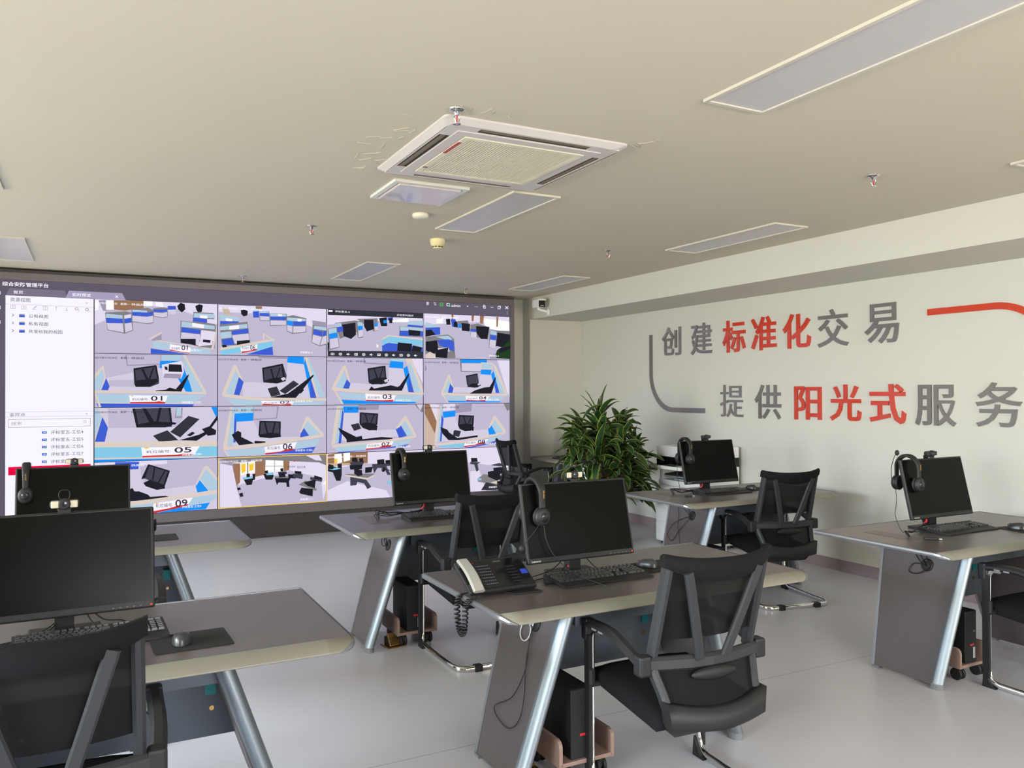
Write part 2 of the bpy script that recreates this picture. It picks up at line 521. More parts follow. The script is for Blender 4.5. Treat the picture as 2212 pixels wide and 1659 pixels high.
FEEDS = [
(0,0,'F',"""W 4 -5 101 -12 102 -214 4 -262
Y 6 -16 38 -15 38 -110 7 -123
H 38 -15 101 -12 117 -118 80 -120
Y 107 -12 176 -11 176 -104 107 -107
O 176 -8 368 -3 453 -3 453 -79 338 -97 273 -111 181 -103
Y 453 -3 536 -3 536 -51 453 -55
W 536 -3 1172 -3 1172 -217 922 -121 761 -66 536 -51
S 564 -8 631 -10 642 -59 569 -50
D 96 -137 289 -117 349 -132 354 -312 278 -345 118 -314
G 105 -148 257 -158 257 -238 105 -190
B 105 -190 257 -193 262 -241 112 -243
T 112 -243 260 -241 267 -333 123 -308
W 273 -159 336 -142 336 -181 273 -193
B 273 -193 338 -181 340 -229 275 -241
T 275 -243 342 -231 347 -307 284 -333
D 338 -91 492 -72 547 -94 547 -227 497 -241 343 -223
G 347 -99 486 -102 486 -120 347 -123
B 347 -120 486 -122 542 -110 542 -149 486 -163 347 -156
T 347 -161 486 -165 542 -153 543 -219 492 -233 349 -216
D 542 -76 637 -59 682 -67 682 -161 637 -173 547 -160
B 547 -87 631 -86 677 -79 677 -104 631 -114 547 -112
T 549 -117 631 -118 677 -109 677 -155 634 -166 552 -155
B 682 -45 761 -41 761 -78 682 -84
T 684 -86 761 -81 761 -127 687 -128
K 773 -41 807 -5 847 -19 853 -74 818 -107 784 -77
K 951 -33 992 -12 1027 -23 1016 -92 981 -104 960 -70
D 934 -96 1134 -100 1157 -300 922 -233
G 940 -108 1145 -112 1151 -156 934 -155
S 998 -128 1074 -132 1069 -162 998 -158
B 928 -158 1069 -167 1069 -209 928 -195
W 1069 -165 1151 -168 1151 -218 1069 -209
D 807 -193 1157 -231 1145 -476 992 -479 801 -385
G 816 -199 1145 -237 1145 -275 813 -261
B 816 -261 1004 -286 998 -330 814 -313
T 814 -317 998 -332 992 -454 807 -385
W 1010 -286 1151 -300 1143 -401 998 -392
S 922 -214 1039 -229 1033 -266 919 -253
K 805 -385 955 -381 955 -449 807 -428
W 1010 -364 1124 -376 1119 -439 980 -461
K 1027 -385 1104 -392 1098 -421 1025 -414
E 503 -390 620 -316 628 -331 525 -397 1110 -479 1157 -287 1167 -293 1133 -491 503 -405
G 536 -416 710 -439 710 -504 542 -483
G 899 -469 1110 -496 1098 -546 899 -531
B 519 -546 519 -492 888 -544 778 -546
H 519 -404 620 -341 623 -402 536 -414
S 704 -443 905 -475 897 -537 699 -504
R 699 -498 807 -520 897 -529 896 -538 699 -510"""),
(0,1,'F',"""W 15 -8 414 -3 1172 -3 1172 -229 1020 -219 719 -86 15 -84
O 396 -6 464 -6 464 -37 396 -37
Q 44 -29 106 -34 143 -109 77 -143
K 239 -59 276 -45 314 -64 306 -111 269 -123 244 -98
B 366 -57 430 -48 434 -129 369 -131
G 366 -46 427 -35 430 -59 366 -66
D 434 -59 541 -54 545 -164 439 -163
G 439 -58 536 -56 536 -75 439 -79
B 439 -79 541 -78 541 -112 439 -110
T 442 -113 539 -115 541 -156 445 -157
D 545 -77 730 -78 729 -205 548 -219
G 551 -80 722 -83 722 -105 551 -112
B 551 -112 723 -111 723 -146 551 -150
T 553 -156 723 -153 723 -200 554 -209
S 633 -83 680 -85 680 -107 633 -105
D 726 -110 797 -88 947 -117 943 -278 789 -298 728 -268
G 734 -117 805 -118 940 -125 939 -149 797 -156 734 -149
C 731 -152 794 -160 794 -207 731 -197
B 800 -159 939 -154 939 -202 800 -207
T 734 -203 791 -211 790 -287 734 -263
T 800 -214 939 -209 936 -270 800 -287
S 847 -129 895 -127 892 -156 847 -158
H 1012 -139 1172 -156 1172 -214 1020 -219
D 1016 -187 1172 -212 1172 -411 1092 -430 1000 -389
G 1036 -199 1172 -214 1172 -249 1028 -235
B 1029 -238 1129 -261 1124 -316 1023 -296
B 1136 -261 1172 -252 1172 -301 1133 -316
T 1019 -300 1120 -323 1092 -420 1006 -384
T 1129 -322 1172 -308 1172 -398 1100 -417
G 23 -107 217 -137 217 -176 23 -175
B 23 -183 217 -181 214 -215 23 -224
S 81 -150 150 -155 147 -183 81 -181
D 19 -222 306 -181 339 -428 41 -450
G 23 -244 303 -204 306 -250 23 -283
B 143 -287 313 -255 318 -304 146 -328
G 29 -305 136 -291 143 -356 33 -374
B 41 -382 146 -363 172 -432 55 -450
T 146 -333 318 -308 330 -397 172 -424
S 117 -234 217 -221 217 -264 117 -274
K 194 -393 328 -379 333 -421 199 -439
K 38 -443 77 -434 99 -461 55 -473
E 23 -474 472 -378 587 -363 594 -383 128 -479 26 -497
E 469 -303 484 -307 587 -367 571 -376 487 -323 481 -378 469 -375
A 39 -546 26 -500 571 -385 571 -470 65 -546
B 291 -538 571 -446 579 -541
S 231 -462 411 -423 405 -489 240 -520
R 243 -508 328 -494 405 -473 405 -489 246 -523"""),
(0,2,'F',"""W 11 -3 1172 -3 1172 -90 805 -120 509 -114 10 -181
Y 787 -103 983 -70 992 -116 796 -123
D 96 -158 338 -120 423 -133 431 -316 372 -326 355 -252 154 -340 112 -194
K 179 -175 338 -145 346 -285 287 -336 200 -306
G 101 -165 170 -156 179 -208 107 -227
B 112 -210 190 -191 195 -248 129 -267
C 368 -185 423 -180 426 -225 372 -231
T 372 -235 426 -226 429 -302 375 -317
G 363 -139 420 -137 423 -177 367 -185
D 355 -103 604 -85 608 -227 560 -242
K 440 -108 552 -104 560 -212 474 -245 440 -183
C 565 -142 605 -137 607 -177 567 -182
T 567 -185 607 -180 609 -220 569 -235
K 621 -84 717 -69 720 -173 647 -176
C 673 -108 720 -102 720 -136 675 -141
B 726 -72 791 -66 791 -103 726 -109
K 743 -80 784 -78 784 -137 748 -138
D 10 -230 117 -202 150 -438 30 -473
G 19 -233 112 -210 117 -267 25 -286
C 25 -288 117 -269 127 -324 35 -343
T 35 -346 127 -327 143 -431 41 -456
K 10 -376 30 -392 25 -481 10 -481
G 974 -113 1172 -91 1172 -148 974 -147
B 974 -147 1172 -156 1172 -191 974 -185
D 872 -168 1172 -174 1172 -294 867 -287
G 879 -171 1172 -183 1172 -218 879 -222
B 876 -222 1172 -226 1172 -278 872 -283
K 983 -207 1137 -219 1128 -279 987 -275
E 647 -326 734 -277 1168 -313 1168 -330 738 -294 664 -339
A 738 -294 1164 -330 1164 -399 734 -375
B 655 -402 734 -371 1164 -416 1164 -467 655 -474
A 652 -343 731 -299 727 -366 660 -407
K 849 -363 1028 -376 1015 -470 840 -465
K 1037 -393 1155 -416 1136 -468 1018 -467
N 11 -5 151 -3 1172 -3 1172 -67 11 -70
N 10 -478 1172 -467 1172 -546 744 -546 10 -542
S 586 -387 617 -411 603 -418 608 -435 594 -425 587 -432"""),
(0,3,'F',"""W 20 -3 1172 -3 1172 -98 806 -77 20 -140
O 371 -3 399 -3 395 -74 371 -75
O 640 -3 678 -3 669 -73 645 -74
O 757 -3 816 -3 796 -104 757 -96
Y 816 -32 1172 -63 1172 -199 905 -163 816 -112
O 986 -7 1016 -6 1005 -133 985 -133
Y 173 -65 257 -53 252 -114 173 -117
K 295 -60 352 -55 357 -128 304 -130
B 357 -62 418 -56 456 -125 456 -160 380 -154
K 399 -92 447 -86 452 -160 399 -153
D 447 -81 591 -67 629 -198 466 -198
C 460 -116 498 -114 502 -162 464 -163
T 464 -167 502 -165 506 -197 467 -195
K 504 -102 620 -110 610 -204 510 -197
D 626 -119 727 -101 885 -146 865 -298 620 -260
B 626 -172 708 -173 707 -205 626 -200
T 626 -207 707 -212 707 -285 625 -264
K 698 -134 885 -137 855 -290 766 -292 707 -222
D 885 -181 1172 -181 1172 -354 874 -396
G 895 -185 985 -193 985 -241 895 -231
B 895 -238 981 -247 976 -304 891 -292
T 889 -298 974 -308 964 -404 880 -387
K 995 -205 1172 -226 1172 -407 974 -376
G 25 -105 210 -151 210 -168 25 -171
B 25 -177 214 -164 218 -254 25 -277
K 25 -205 99 -197 154 -256 25 -286
D 25 -286 323 -251 398 -302 417 -538 24 -535
G 154 -282 323 -265 379 -306 323 -321
B 173 -325 323 -307 398 -337 398 -459 210 -385
K 25 -346 173 -325 191 -429 135 -499 24 -449
T 182 -420 322 -408 341 -460 191 -463
K 154 -447 322 -408 303 -540 153 -533
E 24 -501 79 -466 153 -499 153 -542 24 -544
P 1172 -539 954 -529 984 -430 1075 -374 1126 -328 1172 -302
K 1004 -412 1172 -373 1172 -410 1024 -465
H 884 -522 964 -466 974 -542 884 -539"""),
(1,0,'F',"""H 281 -9 620 -8 615 -109 297 -125
F 297 -13 615 -11 609 -98 307 -113
T 94 -250 620 -138 835 -83 922 -387 74 -385
F 134 -272 604 -260 599 -306 515 -340 134 -334
G 629 -8 813 -4 803 -66 620 -63
C 609 -69 813 -66 933 -399 857 -387 759 -212 663 -144 604 -144
G 824 -13 857 -7 1050 -406 922 -393
E 819 -4 857 -4 1064 -400 1044 -414 837 -19
E 4 -215 74 -125 84 -129 104 -250 64 -373 49 -373 89 -245 74 -161 4 -265
G 4 -262 74 -161 92 -245 56 -371 4 -373
B 109 -250 139 -334 124 -374 64 -371
M 358 -152 572 -116 599 -260 599 -306 515 -340 379 -340 364 -306
K 360 -149 569 -113 576 -127 373 -167 389 -329 377 -329
K 557 -119 576 -119 599 -254 583 -257
K 389 -272 578 -254 599 -277 515 -340 379 -338
K 431 -157 452 -155 499 -260 478 -271
K 541 -139 553 -139 515 -260 499 -260
W 625 -109 819 -66 841 -177 813 -253 641 -242
K 693 -103 813 -107 824 -183 689 -180
H 652 -201 813 -206 808 -253 641 -245
K 650 -126 679 -132 682 -167 657 -161
K 884 -206 887 -223 824 -364 813 -393 562 -392 569 -377 663 -369 700 -346 759 -364
E 4 -373 1055 -394 1064 -421 835 -410 4 -401
G 4 -411 4 -407 1050 -426 922 -514 34 -496
E 4 -496 4 -496 933 -511 933 -524 34 -505
B 41 -546 19 -505 939 -524 926 -546
E 44 -546 4 -416 4 -401 19 -401 64 -541 46 -546
S 317 -425 682 -433 654 -514 328 -508
R 326 -496 557 -495 599 -488 661 -500 654 -514 328 -508
L 336 -425 359 -425 353 -436 340 -436"""),
(1,1,'F',"""H 418 -3 446 -3 741 -5 735 -32 435 -24
T 254 -305 741 -69 913 -79 1050 -467 265 -449
F 265 -287 453 -292 500 -298 735 -205 741 -69 620 -83
C 741 -3 845 -3 919 -4 919 -86 735 -69
C 919 -79 932 -17 1062 -455 993 -467
B 987 -254 1025 -304 1062 -467 993 -467
G 969 -4 1164 -455 1062 -461 938 -23
E 926 -3 957 -3 1081 -455 1062 -467
G 173 -137 219 -220 161 -419 76 -418
E 161 -107 190 -100 265 -281 248 -287 184 -155 81 -418 42 -418
B 219 -233 268 -287 225 -431 167 -425
M 465 -134 686 -85 729 -218 716 -279 620 -304 476 -292
K 462 -131 683 -82 690 -97 479 -148 488 -280 474 -280
K 476 -280 548 -249 692 -230 722 -267 620 -304
K 668 -89 689 -88 710 -242 686 -236
T 662 -249 698 -230 722 -255 686 -273
K 548 -145 566 -140 596 -255 578 -255
K 650 -126 662 -126 620 -249 608 -249
N 521 -359 620 -335 662 -427 559 -451
N 650 -384 802 -269 863 -310 710 -421
K 1025 -201 1029 -216 894 -385 826 -465 548 -457 741 -415 826 -354
K 832 -341 888 -335 919 -379 882 -416 838 -403
E 42 -415 81 -415 382 -456 1170 -468 1170 -499 382 -487 59 -448
G 81 -460 452 -493 452 -538 173 -545
G 802 -502 1164 -506 1116 -546 973 -546 777 -542
S 452 -493 811 -503 777 -546 464 -538
R 464 -526 668 -536 777 -529 775 -546 745 -546 467 -541"""),
(1,2,'F',"""W 1017 -3 1172 -3 1172 -304 1126 -209
H 433 -3 763 -3 749 -86 439 -71
F 452 -6 758 -4 747 -67 455 -57
T 274 -303 736 -113 922 -117 1055 -409 228 -367
F 280 -290 478 -310 708 -303 742 -211 736 -80 439 -83
G 763 -3 947 -3 922 -45 763 -34
C 763 -34 922 -45 922 -124 743 -113
C 922 -124 971 -90 1055 -409 984 -402
B 985 -196 1055 -409 984 -402
G 964 -24 1027 -10 1172 -408 1172 -416 1069 -409
E 952 -3 1030 -3 1172 -371 1172 -421 1154 -425 1013 -50 971 -77
G 196 -144 235 -265 189 -361 99 -348
E 189 -99 222 -96 278 -297 257 -303 209 -144 99 -348 54 -361
B 235 -252 278 -303 257 -367 189 -357
M 482 -128 695 -94 708 -224 701 -290 653 -313 499 -303
K 479 -126 692 -91 697 -107 499 -142 508 -264 492 -271
K 485 -277 572 -238 708 -231 742 -263 708 -305 532 -313
K 678 -94 698 -93 708 -237 692 -235
T 678 -264 729 -240 728 -279 694 -290
K 553 -134 569 -131 606 -238 589 -240
K 661 -117 672 -117 633 -238 620 -238
K 989 -176 993 -196 929 -329 901 -388 492 -383 525 -335 559 -361 763 -322 845 -342 873 -329
E 54 -357 99 -348 572 -394 1172 -412 1172 -439 572 -423 79 -386
G 131 -399 452 -426 451 -490 176 -476
G 817 -441 1168 -443 1097 -522 790 -513
E 79 -382 105 -382 195 -539 169 -533
C 169 -488 465 -504 1083 -522 1068 -539 195 -539
S 449 -419 824 -441 790 -519 458 -503
R 458 -491 667 -499 792 -493 790 -519 459 -506"""),
(1,3,'F',"""W 998 -3 1172 -3 1172 -482 1134 -400
D 479 -3 852 -3 758 -160 496 -154
C 493 -3 854 -3 851 -44 497 -44
T 504 -49 846 -48 754 -149 507 -144
H 18 -61 50 -128 18 -155
T 392 -350 769 -183 900 -190 993 -413 354 -411
F 399 -343 578 -350 730 -343 761 -184 534 -178
E 769 -35 939 -43 923 -134 761 -128
G 780 -49 924 -53 913 -114 780 -110
C 769 -124 916 -127 900 -192 761 -184
C 908 -183 955 -133 1024 -420 977 -420
B 962 -245 1027 -420 969 -420
G 962 -105 1110 -421 1024 -420 944 -147
E 931 -43 978 -84 1137 -421 1106 -435 955 -119
G 326 -207 352 -302 310 -417 252 -410
E 318 -196 348 -196 392 -350 377 -359 333 -234 255 -417 222 -424
B 347 -302 392 -356 377 -418 318 -413
M 561 -205 718 -177 742 -329 684 -354 586 -343
K 558 -203 715 -174 721 -188 573 -216 590 -322 575 -322
K 566 -343 639 -302 745 -294 764 -322 715 -350
T 715 -308 749 -288 753 -315 727 -326
K 965 -217 970 -238 930 -371 907 -427 608 -425 684 -384 807 -350 884 -343
E 222 -424 255 -413 548 -428 1134 -428 1134 -456 548 -453 237 -444
G 266 -451 555 -460 555 -508 310 -499
G 868 -461 1102 -463 1031 -523 821 -521
C 303 -512 1039 -526 1023 -540 317 -533
E 237 -444 259 -444 325 -533 307 -533
S 551 -455 883 -462 821 -521 560 -515
R 560 -501 714 -512 829 -503 821 -524 560 -517"""),
(2,0,'T',"""F 124 -10 824 -13 830 -118 770 -210 390 -210 130 -206
C 1172 -139 1111 -5 1172 -5
E 4 -8 52 -9 84 -87 15 -337 4 -337
G 4 -8 44 -14 69 -93 10 -281 4 -290
B 74 -93 125 -204 95 -345 7 -343
M 348 -13 706 -9 722 -209 390 -207
K 348 -13 374 -11 410 -204 386 -207
K 690 -9 711 -9 729 -192 711 -197
K 384 -178 557 -147 711 -162 727 -192 663 -213 390 -207
K 441 -10 473 -11 546 -136 546 -182 515 -175
K 599 -8 626 -8 588 -183 567 -176
K 722 -157 770 -169 749 -186 711 -180
H 765 -10 830 -11 819 -118 749 -117
G 770 -10 813 -10 811 -94 765 -99
N 706 -261 884 -96 994 -133 803 -321
N 541 -296 679 -243 786 -350 599 -358
K 868 -300 922 -264 950 -279 901 -313
K 1172 -98 1172 -146 1066 -294 966 -361 792 -350 989 -297 1055 -264
K 1016 -239 1088 -212 1161 -255 1156 -302 1077 -312
E 4 -342 1172 -368 1172 -427 4 -398
A 4 -398 1172 -427 1172 -534 4 -509
E 4 -504 1172 -531 1172 -546 1166 -546 4 -521
C 4 -546 4 -521 1166 -546
S 431 -413 994 -421 939 -513 442 -516
R 442 -499 770 -501 835 -491 933 -498 928 -516 442 -516
L 457 -414 504 -412 499 -427 468 -428"""),
(2,1,'F',"""H 370 -4 643 -7 625 -142 370 -155
F 376 -8 625 -11 613 -130 376 -141
C 173 -80 370 -71 368 -161 178 -170
G 178 -20 364 -10 368 -73 175 -80
T 190 -170 370 -162 452 -340 863 -352 987 -343 559 -428 150 -427
G 150 -7 173 -20 184 -392 104 -437
B 175 -80 193 -176 184 -392 161 -391
E 133 -7 152 -7 98 -437 53 -447
M 435 -166 661 -176 655 -346 440 -339
K 432 -164 664 -174 664 -188 435 -179
K 429 -315 547 -296 661 -309 667 -346 547 -357 434 -342
K 435 -175 452 -175 440 -327 423 -324
K 646 -179 664 -180 661 -327 646 -327
K 482 -182 500 -182 529 -299 511 -302
K 595 -184 610 -185 583 -301 565 -300
B 918 -254 977 -342 875 -358 881 -315
G 956 -155 1112 -321 987 -343 918 -247
E 943 -123 968 -127 1144 -328 1119 -340 956 -173 887 -303 869 -308
K 144 -307 207 -266 242 -285 242 -334 381 -410 219 -423 161 -343
K 381 -380 499 -390 494 -408 381 -410
E 53 -441 381 -416 1144 -325 1138 -360 381 -453 64 -471
G 75 -478 488 -453 488 -530 115 -539
G 826 -406 1100 -377 1049 -464 813 -487
B 499 -534 813 -489 1049 -467 1005 -537 619 -529
E 58 -471 75 -472 121 -539 104 -542
S 488 -450 838 -407 801 -498 493 -530
R 493 -518 667 -506 716 -485 807 -480 801 -498 496 -534"""),
(2,2,'F',"""H 372 -3 624 -3 612 -60 372 -63
D 1073 -3 1172 -3 1172 -93 1153 -98 1082 -26
T 1087 -3 1172 -3 1139 -80
C 195 -16 372 -18 372 -91 199 -89
T 195 -92 372 -91 411 -231 504 -298 955 -296 1053 -365 240 -419 162 -404
G 130 -15 195 -16 175 -417 85 -439
B 182 -47 199 -99 168 -436 136 -441
E 117 -15 163 -9 97 -433 53 -457
M 391 -89 605 -105 592 -242 571 -300 491 -297 385 -230
K 391 -86 609 -105 607 -121 395 -104
K 385 -224 464 -206 592 -229 585 -293 504 -300 424 -270
K 592 -111 609 -112 598 -235 578 -235
K 387 -91 406 -94 400 -224 382 -217
K 571 -241 601 -248 591 -303 571 -300
K 444 -109 459 -109 491 -213 475 -213
K 551 -117 564 -118 524 -214 511 -214
N 279 -228 371 -211 404 -276 319 -302
K 130 -257 162 -276 345 -371 411 -360 417 -399 652 -380 782 -394 782 -410 411 -418 233 -431 227 -393 149 -302
B 879 -235 962 -376 865 -402 823 -293
G 942 -177 1053 -358 962 -376 879 -235
E 935 -137 956 -140 1082 -372 1053 -385 942 -190 872 -268 830 -293 830 -273
E 53 -451 571 -429 1082 -372 1081 -399 571 -462 65 -483
G 85 -484 477 -459 470 -523 123 -536
G 789 -443 1039 -411 969 -468 775 -508
B 128 -546 123 -536 490 -528 983 -476 955 -501 437 -535 186 -546
S 474 -459 795 -436 761 -494 457 -523
R 457 -510 611 -502 665 -482 768 -478 761 -498 458 -527"""),
(2,3,'F',"""O 17 -3 81 -3 178 -225 148 -359 17 -115
W 81 -3 150 -3 208 -10 178 -225
Q 17 -115 148 -359 141 -493 16 -496
H 421 -12 596 -3 645 -3 638 -97 420 -114
C 251 -98 420 -83 420 -155 258 -170
W 259 -3 278 -3 416 -3 419 -73 254 -84
T 258 -173 420 -159 472 -327 682 -332 897 -324 975 -389 456 -463 221 -456
G 207 -43 244 -37 228 -456 163 -467
B 236 -132 262 -186 232 -456 213 -455
E 186 -43 222 -23 177 -468 141 -487
D 1084 -3 1172 -3 1172 -77 1133 -101
C 1172 -3 1172 -19 1150 -3
M 465 -142 668 -152 652 -290 629 -338 546 -340 457 -272
K 462 -138 671 -150 668 -164 466 -155
K 450 -258 562 -244 660 -263 645 -331 546 -342 472 -310
K 650 -152 669 -153 660 -276 640 -276
K 463 -144 481 -144 469 -258 451 -258
K 637 -283 667 -290 660 -339 640 -338
K 517 -157 532 -157 562 -247 547 -246
K 622 -159 634 -159 599 -248 586 -247
N 390 -338 405 -322 490 -338 464 -409 382 -393
K 214 -280 309 -316 331 -350 442 -422 713 -395 720 -416 456 -449 323 -445 243 -362
C 898 -261 975 -389 874 -393 859 -323
G 952 -199 1077 -356 975 -384 905 -261
E 942 -154 968 -158 1113 -357 1085 -378 957 -206 882 -309 859 -316
E 141 -480 531 -459 1109 -357 1101 -385 531 -486 155 -507
A 177 -508 546 -486 531 -541 235 -530
G 835 -447 1069 -398 1006 -452 804 -502
B 550 -546 531 -545 804 -505 990 -466 951 -500 634 -546
S 543 -477 866 -445 804 -502 523 -531
R 523 -523 682 -509 728 -492 820 -481 804 -505 525 -536"""),
(3,0,'T',"""W 4 -5 185 -7 185 -41 4 -38
B 190 -7 411 -11 405 -85 308 -86 307 -46 190 -47
F 416 -6 1172 -9 1172 -224 1044 -80 950 -281 578 -312 442 -235
W 416 -6 679 -6 676 -46 421 -46
M 499 -44 700 -122 652 -282 452 -179
K 499 -39 704 -117 698 -131 502 -55
K 452 -230 515 -199 652 -264 658 -299 578 -309 473 -265
K 494 -44 511 -50 465 -185 431 -189
K 684 -121 704 -122 652 -282 636 -275
K 552 -69 564 -74 546 -207 533 -200
K 652 -108 663 -114 599 -238 587 -232
T 437 -189 457 -202 447 -233
C 988 -219 1083 -348 972 -359 953 -281
G 1055 -110 1172 -256 1172 -343 1088 -348 999 -213
E 1049 -80 1072 -81 1172 -210 1172 -241 1061 -110 966 -282 953 -287
K 308 -296 349 -275 369 -311 411 -313 494 -352 515 -377 663 -375 706 -389 390 -409 310 -409
E 308 -420 1172 -343 1172 -379 308 -460
G 308 -460 557 -442 547 -528 308 -511
G 911 -408 1172 -385 1172 -415 1099 -467 879 -487
C 572 -546 879 -493 1099 -473 1055 -541 740 -546
S 547 -447 928 -409 873 -493 536 -544
R 538 -546 538 -527 706 -504 770 -486 884 -476 873 -495 562 -546
L 562 -443 591 -441 587 -454 568 -456"""),
(3,1,'F',"""W 19 -4 345 -3 1172 -3 1172 -409 1137 -528 1112 -275 752 -170 740 -188 149 -320 19 -265
H 19 -4 161 -69 247 -542 19 -544
W 24 -63 150 -93 195 -323 247 -540 24 -539
D 19 -6 743 -3 1172 -3 1172 -136 1087 -98 499 -48 138 -62
W 924 -4 1087 -10 1124 -81 1049 -71
O 161 -69 236 -73 230 -277 195 -311 161 -141
Y 232 -73 305 -64 305 -191 236 -205
L 242 -79 288 -75 288 -160 247 -182
O 305 -64 317 -64 317 -185 305 -191
Y 317 -58 387 -55 387 -176 317 -185
L 323 -89 375 -73 370 -151 329 -161
O 387 -49 499 -48 493 -206 387 -225
Y 499 -45 691 -62 689 -179 499 -176
H 499 -109 691 -118 691 -125 499 -116
H 595 -54 602 -55 599 -175 592 -174
O 691 -59 758 -71 754 -170 691 -179
K 259 -230 358 -217 369 -242 352 -308 299 -311
A 259 -224 358 -217 367 -238 270 -249
K 294 -190 329 -183 334 -222 299 -226
K 358 -193 387 -189 387 -255 364 -260
K 475 -199 577 -186 585 -223 571 -265 499 -261
A 499 -188 580 -188 585 -211 511 -213
K 487 -163 523 -159 525 -193 493 -194
M 631 -182 727 -181 727 -212 637 -213
K 655 -147 685 -142 689 -179 661 -178
K 595 -242 776 -245 752 -293 758 -355 727 -354 721 -306 637 -299 619 -329
D 595 -230 758 -238 776 -257 607 -251
K 637 -195 703 -192 715 -242 643 -244
K 740 -212 825 -223 825 -266 746 -256
M 788 -209 905 -221 899 -276 801 -253
K 813 -179 887 -189 887 -220 815 -210
M 986 -256 1124 -282 1118 -319 986 -287
K 1030 -240 1118 -269 1118 -294 1030 -277
D 856 -336 936 -291 1061 -398 1048 -416
K 911 -314 998 -294 1049 -291 1036 -384 955 -354
K 862 -417 887 -369 1017 -395 1011 -476 874 -437
K 195 -335 230 -327 236 -355 201 -359
K 218 -396 253 -386 262 -429 230 -433
S 1137 -314 1162 -303 1162 -353 1130 -352
R 801 -63 816 -61 815 -76 801 -76"""),
(3,2,'W',"""O 14 -14 91 -4 119 -3 484 -3 483 -149 14 -140
Y 91 -11 175 -8 181 -110 91 -125
Y 194 -6 242 -3 272 -3 272 -88 198 -104
L 93 -68 123 -63 123 -114 93 -121
Q 14 -115 483 -129 483 -149 265 -139 14 -166
F 14 -191 279 -152 463 -135 788 -163 840 -546 124 -546 13 -544
W 239 -329 705 -459 759 -546 661 -546 13 -538 14 -418
K 14 -140 174 -173 174 -249 161 -319 110 -316 71 -219 14 -203
A 20 -179 110 -164 168 -179 84 -194
K 20 -122 78 -137 78 -181 20 -179
K 123 -126 174 -122 174 -179 129 -171
M 266 -113 437 -102 437 -121 410 -171 285 -153
K 292 -63 351 -59 364 -111 292 -108
K 377 -73 426 -69 426 -114 381 -112
K 265 -145 417 -146 410 -197 272 -197
D 213 -245 543 -255 570 -270 476 -310 252 -266
E 213 -251 476 -304 570 -263 557 -288 470 -323 226 -271
M 272 -280 463 -322 523 -410 476 -433 436 -366 357 -342 344 -380 272 -382
K 318 -180 410 -210 417 -268 364 -278 318 -244
K 450 -180 543 -175 523 -241 447 -244
M 530 -144 761 -142 760 -174 706 -178 760 -279 719 -280 679 -197 597 -193 557 -256
K 591 -95 679 -92 685 -151 597 -154
K 692 -106 758 -102 758 -155 695 -145
A 705 -361 774 -352 774 -391 705 -381"""),
(3,3,'W',"""F 589 -546 590 -179 1172 -274 1172 -546
W 620 -290 742 -282 831 -546 760 -546 619 -538
M 620 -173 765 -184 719 -205 734 -282 703 -301 673 -210 620 -201
K 628 -126 712 -129 719 -178 633 -174
M 896 -227 1021 -205 1131 -245 1020 -247
D 711 -391 803 -334 1130 -400 1082 -495 726 -427
E 895 -446 1130 -393 1098 -475 1067 -487
K 857 -309 927 -298 1020 -324 1051 -403 988 -427 864 -372
K 934 -264 1052 -255 1091 -320 1020 -352 942 -313
A 718 -381 772 -384 764 -411 718 -406
N 764 -533 833 -437 1067 -502 1051 -543"""),
]
NAMES = {(0,0):'评标室五-1',(0,1):'评标室五-2',(0,2):'评标室五-3',(0,3):'评标室五-4',(1,0):'评标室五-工位1',(1,1):'评标室五-工位2',(1,2):'评标室五-工位3',(1,3):'评标室五-工位4',
         (2,0):'评标室五-工位5',(2,1):'评标室五-工位6',(2,2):'评标室五-工位7',(2,3):'评标室五-工位8',(3,0):'评标室五-工位9',(3,1):'评标室二-1',(3,2):'评标室三-1',(3,3):'评标室四-1'}
SIGNS = {(1, 0): '01', (1, 1): '02', (1, 2): '03', (1, 3): '04', (2, 0): '05', (2, 1): '06', (2, 2): '07', (2, 3): '08', (3, 0): '09', (0, 0): '01', (0, 1): '06'}
def pxs(row, col, u0, u1, v0, v1):
    w, h = XV[1] - XV[0], ZV[0] - ZV[1]
    return XV[col] + u0, XV[col] + u1, ZV[row] - v1, ZV[row] - v0
